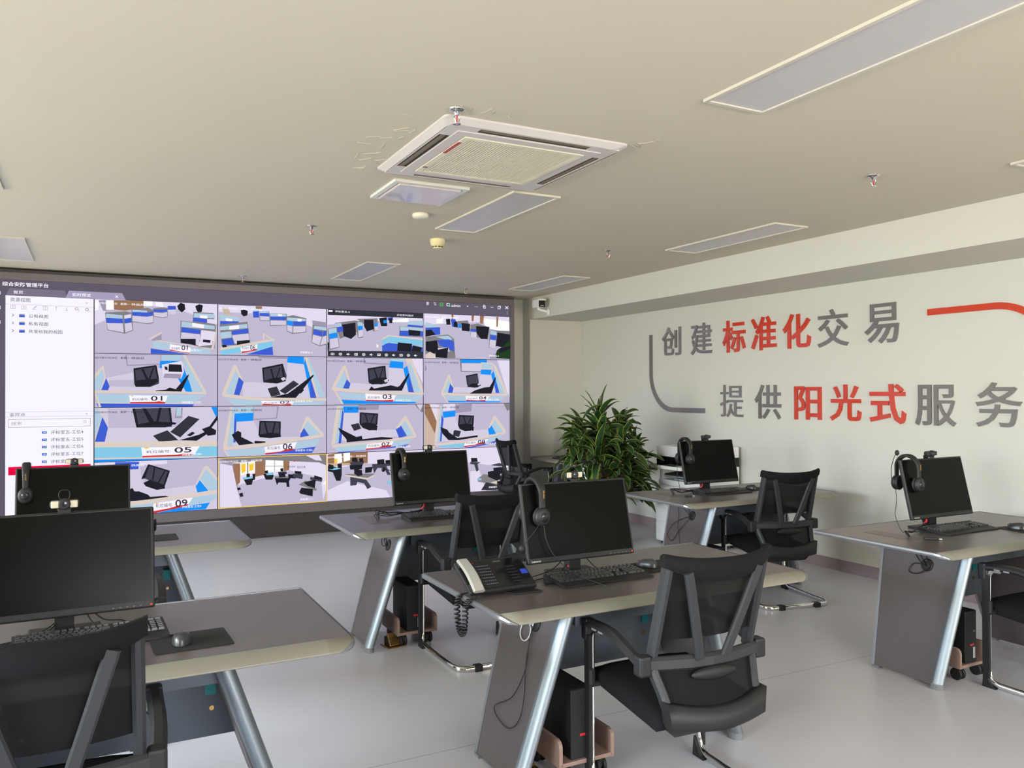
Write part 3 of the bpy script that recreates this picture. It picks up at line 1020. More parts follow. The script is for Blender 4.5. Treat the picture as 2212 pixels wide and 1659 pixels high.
for row, col, bg, data in FEEDS:
    mb = MB()
    x0, x1, z1, z0 = XV[col] + .004, XV[col + 1] - .004, ZV[row] - .003, ZV[row + 1] + .003
    screen_poly(mb, rect(x0 - .004, x1 + .004, z0 - .003, z1 + .003), 0, PK.index('K'))
    screen_poly(mb, rect(x0, x1, z0, z1), 1, PK.index(bg))
    k = 2
    for ln in data.split('\n'):
        t = ln.split()
        n = [int(q) / 1000 for q in t[1:]]
        screen_poly(mb, [(XV[col] + n[i], ZV[row] + n[i + 1]) for i in range(0, len(n), 2)], k, PK.index(t[0]))
        k += 1
    if (row, col) in SIGNS:
        t = [q for q in data.split('\n') if q[0] == 'S'][-1].split()
        n = [int(q) / 1000 for q in t[1:]]
        a, b = XV[col] + min(n[0::2]), XV[col] + max(n[0::2])
        c, d = ZV[row] + min(n[1::2]), ZV[row] + max(n[1::2])
        w, h = b - a, d - c
        screen_text(mb, SIGNS[row, col], a + w * .56, a + w * .86, c + h * .34, d - h * .10, k, ID, .012)
        screen_text(mb, '机位编号:', a + w * .08, a + w * .50, c + h * .38, d - h * .32, k, ID)
    if (row, col) != (0, 2):
        dark = row in (1, 2)
        a, b, c, d = pxs(row, col, .005, .205, .034, .056)
        screen_text(mb, '2023年07月24日', a, b, c, d, k, ID if dark else IW, .006)
        screen_text(mb, '星期一', a + .232, a + .32, c, d, k, ID if dark else IW, .006)
        screen_text(mb, '09:00:55', a + .335, a + .452, c, d, k, ID if dark else IW, .012)
        a, b, c, d = pxs(row, col, .82 if row in (1, 2) or (row, col) == (3, 0) else .87, 1.01, .49, .515)
        screen_text(mb, NAMES[row, col], a, b, c, d, k + 1, IW, .012)
    else:
        a, b, c, d = pxs(row, col, .095, .265, .015, .038)
        screen_text(mb, NAMES[row, col], a, b, c, d, k, IW, .006)
        screen_text(mb, '正在实时预览', a + .74, a + .95, c - .012, d - .012, k, IW, .006)
        screen_poly(mb, rect(a - .075, a - .03, c + .003, d - .002), k, IW)
        for i in range(12):
            cx = XV[col] + .065 + i * .0915; cz = ZV[row] - .515
            if i % 3 == 0:
                screen_poly(mb, rect(cx - .02, cx + .02, cz - .013, cz + .013), k, IW); screen_poly(mb, rect(cx - .014, cx + .014, cz - .008, cz + .008), k + 1, PK.index('N')); screen_poly(mb, rect(cx - .004, cx + .004, cz - .008, cz + .008), k + 2, IW)
            elif i % 3 == 1:
                P = [(cx + .02 * math.cos(2 * PI * j / 14), cz + .016 * math.sin(2 * PI * j / 14)) for j in range(14)]
                Q = [(cx + .014 * math.cos(2 * PI * j / 14), cz + .011 * math.sin(2 * PI * j / 14)) for j in range(14)]
                screen_poly(mb, P, k, IW); screen_poly(mb, Q, k + 1, PK.index('N')); screen_poly(mb, rect(cx - .006, cx + .006, cz - .005, cz + .005), k + 2, IW)
            else:
                screen_poly(mb, [(cx - .02, cz - .006), (cx - .008, cz - .006), (cx + .004, cz - .016), (cx + .004, cz + .016), (cx - .008, cz + .006), (cx - .02, cz + .006)], k, IW); screen_poly(mb, rect(cx + .01, cx + .02, cz - .003, cz + .003), k, IW)
    if (row, col) == (3, 1):
        L = PK.index('L'); e = .008
        for q in (rect(x0, x1, z0, z0 + e), rect(x0, x1, z1 - e, z1), rect(x0, x0 + e, z0, z1), rect(x1 - e, x1, z0, z1)): screen_poly(mb, q, k, L)
        a, b, c, d = pxs(row, col, .73, .82, .12, .14); screen_text(mb, '创新服务', a, b, c, d, k, ID)
        a, b, c, d = pxs(row, col, .84, .93, .125, .155); screen_text(mb, '阳光交易', a, b, c, d, k, ID)
    mb.build('camera_feed', PM, vw)
# software side panel, tabs and header text
mb = MB()
screen_poly(mb, rect(-.725, .028, .37, 2.54), 1, PK.index('S'))
screen_poly(mb, [(-.721, 2.542), (-.204, 2.542), (-.226, 2.612), (-.693, 2.612)], 1, len(PM))
screen_poly(mb, [(-.218, 2.542), (.322, 2.542), (.287, 2.613), (-.188, 2.613)], 2, len(PM) + 1)
screen_poly(mb, rect(-.725, .028, 2.455, 2.459), 2, PK.index('T')); screen_poly(mb, rect(-.725, .028, 1.365, 1.369), 2, PK.index('T')); screen_poly(mb, rect(-.725, .028, 1.412, 1.416), 2, PK.index('T'))
for q in (rect(-.704, .004, 1.264, 1.268), rect(-.704, .004, 1.34, 1.344), rect(-.704, -.7, 1.264, 1.344), rect(0, .004, 1.264, 1.344)): screen_poly(mb, q, 2, PK.index('H'))
screen_poly(mb, rect(-.700, .004, .805, .885), 2, len(PM) + 2)
screen_text(mb, '资源视图', -.687, -.52, 2.482, 2.522, 3, ID)
screen_text(mb, '监控点', -.689, -.56, 1.372, 1.405, 3, ID)
screen_text(mb, '搜索', -.675, -.59, 1.288, 1.32, 3, PK.index('H'))
screen_text(mb, '首页', -.66, -.58, 2.560, 2.590, 3, IW, .01)
screen_text(mb, '实时预览', -.16, .005, 2.558, 2.592, 3, IW, .01)
screen_text(mb, '×', .225, .25, 2.563, 2.587, 3, IW)
for i, s in enumerate(('公有视图', '私有视图', '共享给我的视图')):
    z = 2.348 - i * .075
    screen_text(mb, s, -.533, -.533 + .041 * len(s), z - .018, z + .018, 3, ID)
    screen_text(mb, '>', -.672, -.655, z - .012, z + .016, 3, ID)
    screen_poly(mb, rect(-.612, -.565, z - .015, z + .016), 3, PK.index('H')); screen_poly(mb, rect(-.612, -.565, z - .015, z + .006), 4, PK.index('B'))
for i in range(5):
    z = 1.21 - i * .0718
    screen_text(mb, '评标室五-工位%d' % (4 + i), -.343, -.062, z - .018, z + .018, 3, ID)
    screen_poly(mb, rect(-.42, -.378, z - .010, z + .012), 3, PK.index('B')); screen_poly(mb, rect(-.41, -.385, z - .001, z + .004), 4, IW)
    screen_poly(mb, [(-.390, z - .018), (-.376, z - .009), (-.390, z)], 5, len(PM) + 3)
screen_text(mb, '评标室五-工位9', -.343, -.062, .83, .863, 3, IW, .006)
for i in range(8):
    cx = -.664 + i * .0911; cz = 2.431 - (.002 if i % 2 else 0); g = PK.index('H')
    if i in (0, 1, 3):
        for q in (rect(cx - .02, cx + .02, cz - .018, cz - .015), rect(cx - .02, cx + .02, cz + .014, cz + .017), rect(cx - .02, cx - .017, cz - .018, cz + .017), rect(cx + .017, cx + .02, cz - .018, cz + .017), rect(cx - .002, cx + .002, cz - .012, cz + .012)): screen_poly(mb, q, 3, g)
    elif i == 2:
        screen_poly(mb, [(cx - .015, cz - .012), (cx + .012, cz + .018), (cx + .016, cz + .013), (cx - .01, cz - .014)], 3, g); screen_poly(mb, rect(cx - .02, cx + .02, cz - .02, cz - .017), 3, g)
    elif i in (4, 5):
        d = 1 if i == 4 else -1
        screen_poly(mb, rect(cx - .0015, cx + .0015, cz - .02, cz + .02), 3, g)
        P = [(cx - .014, cz + d * .006), (cx, cz + d * .02), (cx + .014, cz + d * .006), (cx, cz + d * .014)]
        screen_poly(mb, P if d < 0 else P, 3, g)
    else:
        screen_text(mb, 'o', cx - .02, cx + .012, cz - .012, cz + .018, 3, g); screen_poly(mb, [(cx + .008, cz - .008), (cx + .011, cz - .006), (cx + .022, cz - .018), (cx + .019, cz - .02)], 3, g)
screen_text(mb, 'O', -.06, -.035, 1.292, 1.322, 3, PK.index('H'))
for zz in (2.498, 1.39): screen_text(mb, 'v', -.045, -.02, zz - .008, zz + .006, 3, PK.index('H'))
for z in (2.56, 2.42, 2.28):   # icons of the far-left strip
    screen_poly(mb, rect(-.80, -.765, z - .014, z - .003), 3, IW); screen_poly(mb, rect(-.80, -.765, z + .003, z + .014), 3, IW)
mb.build('side_panel', PM + [glow('screen_tab', (120, 112, 132)), glow('screen_tab_front', (164, 154, 184)), glow('screen_red_row', (232, 10, 64)), glow('screen_green', (40, 190, 70))], vw)
mb = MB()
screen_text(mb, '综合安防管理平台', -.752, -.365, 2.63, 2.672, 3, 0, .012)
screen_text(mb, 'admin', 3.935, 4.055, 2.638, 2.672, 3, 0)
screen_text(mb, '首', 3.602, 3.64, 2.645, 2.685, 3, 0); screen_text(mb, '⇅', 3.70, 3.735, 2.645, 2.685, 3, 0)
for q in (rect(3.78, 3.825, 2.64, 2.645), rect(3.78, 3.825, 2.675, 2.68), rect(3.78, 3.785, 2.64, 2.68), rect(3.82, 3.825, 2.64, 2.68), rect(3.79, 3.815, 2.658, 2.662)): screen_poly(mb, q, 3, 1)
screen_poly(mb, rect(3.87, 3.91, 2.645, 2.68), 3, 0); screen_poly(mb, rect(3.876, 3.904, 2.651, 2.674), 4, 2); screen_poly(mb, rect(3.895, 3.917, 2.638, 2.656), 5, 3)
screen_text(mb, 'v', 4.14, 4.165, 2.645, 2.662, 3, 0); screen_text(mb, '···', 4.25, 4.29, 2.65, 2.656, 3, 0)
screen_poly(mb, rect(4.365, 4.4, 2.637, 2.662), 3, 0); screen_poly(mb, rect(4.372, 4.393, 2.643, 2.656), 4, 2)
for q in (rect(4.37, 4.375, 2.662, 2.678), rect(4.39, 4.395, 2.662, 2.678), rect(4.37, 4.395, 2.676, 2.681)): screen_poly(mb, q, 3, 0)
screen_poly(mb, rect(4.47, 4.505, 2.655, 2.66), 3, 0)
screen_poly(mb, rect(4.57, 4.605, 2.638, 2.672), 3, 0); screen_poly(mb, rect(4.575, 4.60, 2.643, 2.667), 4, 2); screen_poly(mb, rect(4.578, 4.613, 2.676, 2.68), 3, 0); screen_poly(mb, rect(4.609, 4.613, 2.648, 2.68), 3, 0)
screen_text(mb, '×', 4.675, 4.72, 2.642, 2.68, 3, 0); screen_text(mb, '⋮', 4.70, 4.708, 2.575, 2.612, 3, 0)
mb.build('header_text', [glow('screen_white_text', (250, 248, 255)), glow('screen_bright_green', (60, 220, 70)), glow('screen_header', (96, 88, 104)), glow('screen_mint', (40, 220, 160))], vw)

# ------------------------------------------------------------------ things on the ceiling
def panel_light(x, y, label, lx=.33, ly=1.26):
    t = thing('panel_light', label, 'ceiling light', (x, y, ZC), 0, 'flush panel lights in the ceiling')
    a, b = lx / 2, ly / 2
    mb = MB(); w = .018
    for q in ((-a, a, -b, -b + w), (-a, a, b - w, b), (-a, -a + w, -b + w, b - w), (a - w, a, -b + w, b - w)): mb.box(q[0], q[1], q[2], q[3], -.012, 0)
    mb.build('frame', pbr('lamp_frame', (204, 200, 190), .5), t)
    mb = MB(); mb.box(-a + w, a - w, -b + w, b - w, -.006, 0); mb.build('diffuser', M_DIFF, t)
    return t
panel_light(2.425, 1.98, 'unlit panel light nearest the camera, cut by the top edge of the photo')
panel_light(2.43, 4.95, 'unlit panel light beside the ceiling air conditioner')
panel_light(4.54, 4.92, 'unlit panel light above the wall lettering')
panel_light(2.445, 7.92, 'unlit panel light close to the top of the video wall, left of the domed detector')
panel_light(4.56, 7.89, 'unlit panel light nearest the wall camera')
panel_light(-.62, 7.98, 'unlit panel light above the left end of the video wall')
panel_light(-.62, 5.01, 'unlit panel light of which only a sliver shows at the left edge')
panel_light(4.525, 1.97, 'unlit panel light whose corner shows at the right edge of the photo')

M_ACP = pbr('air_conditioner_plastic', (206, 202, 204), .45, var=.02)
ac = thing('air_conditioner', 'white square four-way cassette air conditioner in the ceiling with loose paint around it', 'air conditioner', (1.86, 3.735, ZC))
mb = MB(); a = .487
OUT = roundrect(-a, a, -a, a, .03); b = .455; IN1 = roundrect(-b, b, -b, b, .05); g = .33
n = len(OUT)
slots = [(-.30, .30, -.45, -.385), (-.30, .30, .385, .45), (-.45, -.385, -.30, .30), (.385, .45, -.30, .30)]
vs = [(x, y, 0) for x, y in OUT] + [(x, y, -.009) for x, y in OUT] + [(x, y, -.030) for x, y in IN1]
mb.add(vs, [(i, (i + 1) % n, n + (i + 1) % n, n + i) for i in range(n)] + [(n + i, n + (i + 1) % n, 2 * n + (i + 1) % n, 2 * n + i) for i in range(n)])
for (x0, x1, y0, y1) in ((-b, b, -b, -.445), (-b, b, .445, b), (-b, -.445, -.445, .445), (.445, b, -.445, .445), (-.445, -.30, -.445, -.385), (.30, .445, -.445, -.385), (-.445, -.30, .385, .445), (.30, .445, .385, .445), (-.445, -.385, -.385, -.30), (-.445, -.385, .30, .385), (.385, .445, -.385, -.30), (.385, .445, .30, .385)):
    mb.box(x0 * .99, x1 * .99, y0 * .99, y1 * .99, -.030, -.012)
for q in ((-.385, .385, -.385, -.33), (-.385, .385, .33, .385), (-.385, -.33, -.33, .33), (.33, .385, -.33, .33)): mb.box(q[0], q[1], q[2], q[3], -.034, -.012)
mb.build('panel', M_ACP, ac)
for (x0, x1, y0, y1) in slots:
    mb = MB(); mb.box(x0, x1, y0, y1, -.026, -.010, 0)
    lx = x1 - x0 > y1 - y0
    cx, cy = (x0 + x1) / 2, (y0 + y1) / 2
    if lx: mb.box(x0 + .01, x1 - .01, cy - .012, cy + .008, -.029, -.022, 1)
    else: mb.box(cx - .012, cx + .012, y0 + .01, y1 - .01, -.029, -.022, 1)
    mb.build('air_outlet', [M_HOLE, pbr('louvre_grey', (120, 112, 96), .5)], ac)
mb = MB(); mb.box(-.325, .325, -.325, .325, -.020, -.012, 1)
for q in ((-.325, .325, -.325, -.295), (-.325, .325, .295, .325), (-.325, -.295, -.295, .295), (.295, .325, -.295, .295)): mb.box(q[0], q[1], q[2], q[3], -.038, -.012, 0)
for i in range(38):
    x = -.29 + i * .58 / 37.5
    mb.box(x, x + .0085, -.295, .295, -.037, -.020, 0)
for y in (-.1, .1): mb.box(-.295, .295, y - .004, y + .004, -.034, -.020, 0)
mb.build('intake_grille', [pbr('grille_cream', (226, 222, 204), .5), pbr('grille_dark', (96, 84, 60), .7)], ac)
mb = MB(); mb.box(-.327, -.308, -.25, -.06, -.0395, -.038); mb.build('red_label', pbr('label_red', (176, 60, 56), .4), ac)['label'] = 'red sticker beside the grille'
mb = MB(); mb.lathe([(.014, -.040), (.014, -.038)], 14, M=Matrix.Translation((-.31, .215, 0))); mb.build('latch', M_GREYP, ac)
mb = MB()
for i in range(34):
    sd = random.choice((0, 0, 0, 1, 1, 2))
    if sd == 0: p = Vector((-.49 - random.random() * .16, random.uniform(-.45, .55), -.001))
    elif sd == 1: p = Vector((random.uniform(-.5, 0), -.5 - random.random() * .14, -.001))
    else: p = Vector((.5 + random.random() * .08, random.uniform(-.62, -.44), -.001))
    d = Vector((random.uniform(-1, 1), random.uniform(-1, 1), 0)).normalized()
    mb.tube(smoothpath([p, p + d * .03 + Vector((random.uniform(-.01, .01), 0, -.001)), p + d * .07 + Vector((0, random.uniform(-.015, .015), 0))], 4), .0013, 5)
mb.build('peeling_paint', M_CEIL, ac)

t = thing('exhaust_fan', 'square ceiling exhaust panel still wrapped in glossy plastic film', 'exhaust fan', (1.765, 4.60, ZC))
mb = MB(); a = .232
for q in ((-a, a, -a, -a + .03), (-a, a, a - .03, a), (-a, -a + .03, -a + .03, a - .03), (a - .03, a, -a + .03, a - .03)): mb.box(q[0], q[1], q[2], q[3], -.016, 0)
mb.build('frame', M_WHITE, t)
mb = MB(); mb.rbox(-.195, .195, -.195, .195, -.026, 0, .008)
fl = pbr('plastic_film', (204, 196, 198), .16, .15, var=.05, scale=14, bump=1.0, coat=.5)
mb.build('cover', fl, t)

def sprinkler(x, y, label):
    t = thing('sprinkler', label, 'sprinkler', (x, y, ZC), random.uniform(0, 3), 'chrome sprinkler heads on the ceiling')
    mb = MB(); mb.lathe([(.036, 0), (.034, -.006), (.020, -.010), (.012, -.012), (.012, -.026), (.008, -.028)], 18); mb.build('rosette', M_CHROME, t)
    mb = MB()
    for s in (-1, 1): mb.tube(smoothpath([(s * .009, 0, -.024), (s * .015, 0, -.036), (s * .012, 0, -.05), (s * .003, 0, -.06)], 4), .0028, 6)
    mb.build('yoke', M_CHROME, t)
    mb = MB(); mb.tube([(0, 0, -.028), (0, 0, -.058)], .003, 6); mb.build('glass_bulb', M_RED, t)
    mb = MB(); mb.lathe([(.004, -.058), (.017, -.062), (.018, -.064), (.004, -.064)], 16); mb.build('deflector', M_CHROME, t)
for x, y, l in ((1.394, 3.181, 'chrome sprinkler head at the near corner of the air conditioner'), (1.431, 5.907, 'chrome sprinkler head left of the round smoke detectors'), (3.921, 3.103, 'chrome sprinkler head nearest the red corner stripe'),
                (3.962, 5.804, 'chrome sprinkler head between the panel lights by the bulkhead'), (1.407, 8.775, 'chrome sprinkler head just above the left half of the video wall'), (3.918, 8.697, 'chrome sprinkler head just above the right half of the video wall')):
    sprinkler(x, y, l)
t = thing('smoke_detector', 'flat white disc detector in front of the exhaust panel', 'smoke detector', (1.995, 5.176, ZC))
mb = MB(); mb.lathe([(.052, 0), (.056, -.006), (.056, -.018), (.048, -.028), (.02, -.032)], 28); mb.build('housing', pbr('detector_white', (224, 220, 204), .5), t)
t = thing('smoke_detector', 'domed cream smoke detector with dark vents beside the panel light', 'smoke detector', (2.451, 5.984, ZC))
mb = MB(); mb.lathe([(.058, 0), (.060, -.004), (.060, -.024), (.056, -.026), (.056, -.042), (.046, -.052), (.036, -.054), (.036, -.070), (.03, -.074)], 28); mb.build('housing', M_CREAM, t)
mb = MB()
for i in range(8):
    mb.box(.0345, .0375, -.009, .009, -.066, -.058, M=Matrix.Rotation(i * PI / 4, 4, 'Z'))
mb.build('vents', M_HOLE, t)

t = thing('surveillance_camera', 'white bullet surveillance camera with black face on the bulkhead', 'camera', (4.99, 8.82, 2.69), R(-4))
mb = MB(); mb.rbox(-.045, .045, -.05, .15, -.045, .045, .02, 3); mb.rbox(-.05, .05, -.08, .13, .035, .058, .01, 2); mb.build('body', M_WHITE, t)
mb = MB(); mb.rbox(-.043, .043, -.062, -.048, -.043, .036, .012, 2); mb.build('lens_face', pbr('gloss_black', (14, 14, 16), .12), t)
mb = MB(); mb.box(-.02, .02, -.0645, -.062, -.032, -.022); mb.build('light_strip', M_SILVER, t)
mb = MB(); mb.tube(smoothpath([(0, .06, -.04), (.015, .05, -.065), (.06, 0, -.085), (.105, -.02, -.10)], 5), .016, 10)
mb.lathe([(.045, 0), (.045, .012), (.03, .02)], 18, M=Matrix.Translation((.108, -.022, -.10)) @ Matrix.Rotation(-PI / 2, 4, 'Y')); mb.build('bracket', M_WHITE, t)

# ------------------------------------------------------------------ desks (local: x along the desk, y=0 user edge, +y away from the user)
HT = .75
def make_desk(name, label, lid=True, FX=.675, LN=.215):
    t = thing(name, label, 'desk', group='grey office desks with slanted legs')
    hw = .80
    mb = MB(); mb.box(-hw + .003, hw - .003, 0, .775, .727, .75, 0)
    mb.build('desktop', M_TOP, t)
    # waterfall front edge with corners rounded in plan
    ys = [0, -.014, -.028, -.041, -.052, -.060, -.065, -.067]
    zt = [.75, .7490, .7462, .7415, .7355, .7290, .7235, .7195]
    zb = [.727, .7255, .7235, .7215, .7195, .7180, .7170, .7165]
    rr = .068
    hx = [hw - (rr - math.sqrt(max(0, rr * rr - y * y))) for y in ys]
    mb = MB(); n = len(ys)
    for lo_, hi_, m_ in ((-1, -.88, 1), (-.88, .88, 0), (.88, 1, 1)):
        def X(j, f): return f * .8 if abs(f) < 1 else (1 if f > 0 else -1) * min(hx[j], hw - .003)
        vs = []
        for j in range(n):
            a_, b_ = X(j, lo_), X(j, hi_)
            vs += [(a_, ys[j], zt[j]), (b_, ys[j], zt[j]), (a_, ys[j], zb[j]), (b_, ys[j], zb[j])]
        fs = []
        for j in range(n - 1):
            p, q = 4 * j, 4 * j + 4
            fs += [(p, q, q + 1, p + 1), (p + 2, p + 3, q + 3, q + 2)]
            if lo_ == -1: fs.append((p, p + 2, q + 2, q))
            if hi_ == 1: fs.append((p + 1, q + 1, q + 3, p + 3))
        fs.append((4 * n - 4, 4 * n - 2, 4 * n - 1, 4 * n - 3))
        mb.add(vs, fs, m_, True)
    mb.build('front_edge', [M_BEVEL, pbr('champagne_end', (128, 125, 112), .4, var=.02)], t)
    for s in (-1, 1):   # aluminium strip on the ends, following the rounded corner
        mb = MB(); vs, fs = [], []
        pts_ = [(.785, hw, .7515, .7255), (.3, hw, .7515, .7255)] + [(ys[j], hx[j], zt[j] + .0012, zb[j] - .0015) for j in range(n)]
        for i, (y, x, a_, b_) in enumerate(pts_):
            ang = max(-1, min(1, -y / rr)) if y < 0 else 0
            nx_, ny_ = math.cos(math.asin(ang)), -ang
            m_ = (a_ + b_) / 2
            for o_, z_ in ((-.002, a_), (.005, a_ - .003), (.007, m_), (.005, b_ + .003), (-.002, b_)):
                vs.append((s * (x + nx_ * o_), y + ny_ * o_, z_))
        for i in range(len(pts_) - 1):
            for q in range(4): fs.append((i * 5 + q, i * 5 + q + 1, i * 5 + q + 6, i * 5 + q + 5))
        mb.add(vs, fs, 0, False); mb.build('end_trim', M_ALU, t)
    mb = MB(); mb.box(-hw, hw, .775, .785, .7255, .7515); mb.build('rear_trim', M_ALU, t)
    mb = MB(); mb.box(-.395, .25, .10, .13, .625, .727); mb.build('beam', M_SLATE, t)
    mb = MB(); mb.box(-.395, .25, .60, .63, .64, .727); mb.build('beam', M_SLATE, t)
    mb = MB(); wt, wb_ = FX - LN - .03, FX - LN * .45 - .03
    mb.add([(-wt, .45, .727), (.205, .45, .727), (.33, .45, .315), (-wb_, .45, .315), (-wt, .468, .727), (.205, .468, .727), (.33, .468, .315), (-wb_, .468, .315)], [(0, 1, 2, 3), (7, 6, 5, 4), (0, 4, 5, 1), (1, 5, 6, 2), (2, 6, 7, 3), (3, 7, 4, 0)])
    mb.build('modesty_panel', M_SLATE, t)
    for s in (-1, 1):
        bx = -(FX - LN * .72 - .055) if s < 0 else .22
        mb = MB(); mb.box(bx - .02, bx + .02, .444, .45, .47, .54); mb.box(bx - .02, bx + .02, .40, .45, .537, .54); mb.build('bracket', M_TEAL, t)
        mb = MB(); mb.lathe([(.009, 0), (.009, .004)], 12, M=Matrix.Translation((bx - .005, .4495, .42)) @ Matrix.Rotation(PI / 2, 4, 'X')); mb.build('screw', M_BRASS, t)
        # leg panel: an inclined board, with a broad rounded trim in front and a narrow one behind
        foot_x = FX if s < 0 else .46
        def P(y, z, off=0): return Vector((s * (foot_x - LN * z / .70 + off), y, z))
        yf = lambda z: .065 - .035 * z / .7
        yb = lambda z: .47 + .09 * z / .7
        z0, z1 = .012, .718
        mb = MB()
        vs = []
        for off in (0, -.028):
            vs += [P(yf(z0) + .03, z0, off), P(yb(z0), z0, off), P(yb(z1), z1, off), P(yf(z1) + .03, z1, off)]
        mb.add(vs, [(0, 1, 2, 3), (7, 6, 5, 4), (0, 4, 5, 1), (1, 5, 6, 2), (2, 6, 7, 3), (3, 7, 4, 0)])
        leg = mb.build('leg_panel', M_PANEL, t)
        mb = MB()
        k = 9
        sec = [(-.030 + .062 * (.5 - .5 * math.cos(PI * i / k)), -.052 * math.sin(PI * i / k) + .030) for i in range(k + 1)]
        lo, hi = [], []
        for a, b in sec:
            lo.append(Vector((s * (foot_x - LN * .004 / .7) + s * a, yf(.004) + b, .03))); hi.append(Vector((s * (foot_x - LN * .70 / .7) + s * a, yf(.70) + b, .708)))
        n = k + 1
        mb.add(lo + hi, [(i, (i + 1) % n, n + (i + 1) % n, n + i) for i in range(n)], 0, True)
        mb.add(lo + hi, [list(range(n))[::-1], [n + i for i in range(n)]], 0)
        mb.build('front_trim', M_ALUW, leg)
        mb = MB(); mb.prism([(s * foot_x + s * (a * .98), yf(0) + b) for a, b in sec], 'z', 0, .031); mb.build('foot', M_GREYP, leg)
        mb = MB()
        q = [P(yb(z0), z0, .004), P(yb(z0) + .018, z0, .004), P(yb(z1) + .018, z1, .004), P(yb(z1), z1, .004), P(yb(z0), z0, -.032), P(yb(z0) + .018, z0, -.032), P(yb(z1) + .018, z1, -.032), P(yb(z1), z1, -.032)]
        mb.add(q, [(0, 1, 2, 3), (7, 6, 5, 4), (0, 4, 5, 1), (1, 5, 6, 2), (2, 6, 7, 3), (3, 7, 4, 0)])
        mb.build('rear_trim', M_ALU, leg)
        mb = MB(); mb.box(s * (foot_x - .015) - .02, s * (foot_x - .015) + .02, yb(0) - .03, yb(0) + .015, 0, .013); mb.build('foot', M_GREYP, leg)
    # cable port in the left leg panel and cable lid in the top
    mb = MB()
    Mg = Matrix.Translation((-(FX - LN * .607 / .7) - .001, .262, .607)) @ Matrix.Rotation(-PI / 2 + math.atan(LN / .7), 4, 'Y')
    mb.lathe([(.036, 0), (.036, .005), (.028, .008), (.022, .004)], 20, M=Mg); mb.build('cable_port', M_BLACK, t)
    if lid: mb = MB(); mb.box(-.60, -.48, .27, .60, .7502, .7516); mb.build('cable_lid', pbr('lid_laminate', (98, 88, 84), .36), t)
    return t
DESKS = {'front_left': (0.01, 2.77), 'rear_left': (0.02, 4.85), 'front_mid': (2.18, 2.77), 'rear_mid': (2.20, 4.76), 'rear_right': (4.72, 4.78), 'front_right': (4.695, 2.73)}
DL = {'front_left': 'grey desk nearest the camera at the bottom left, only its right end in view',
      'rear_left': 'grey desk at the left below the video wall, behind the nearest monitor',
      'front_mid': 'grey desk in the middle foreground carrying the touch screen phone',
      'rear_mid': 'grey desk behind the phone desk, in front of the middle of the video wall',
      'rear_right': 'grey desk in front of the white copier',
      'front_right': 'grey desk at the right edge of the photo, side leg fully in view'}
desk = {}
DR = make_desk('desk', DL['front_mid'])
DM = make_desk('desk', DL['front_left'], False, .615, .238)      # the handed variant: long overhang on the other end
def flip(o):
    for c in o.children:
        c.data.transform(Matrix.Diagonal((-1, 1, 1, 1))); c.data.flip_normals(); flip(c)
flip(DM)
used = set()
for k, (x, y) in DESKS.items():
    src = DM if k.endswith('left') else DR
    o = dup(src) if src in used else src
    used.add(src)
    o.location = (x, y, 0); o['label'] = DL[k]
    desk[k] = o
desk['corner'] = dup(DM, (5.10, 8.42, 0), -PI / 2, 'grey desk behind the leafy plant in the far corner')

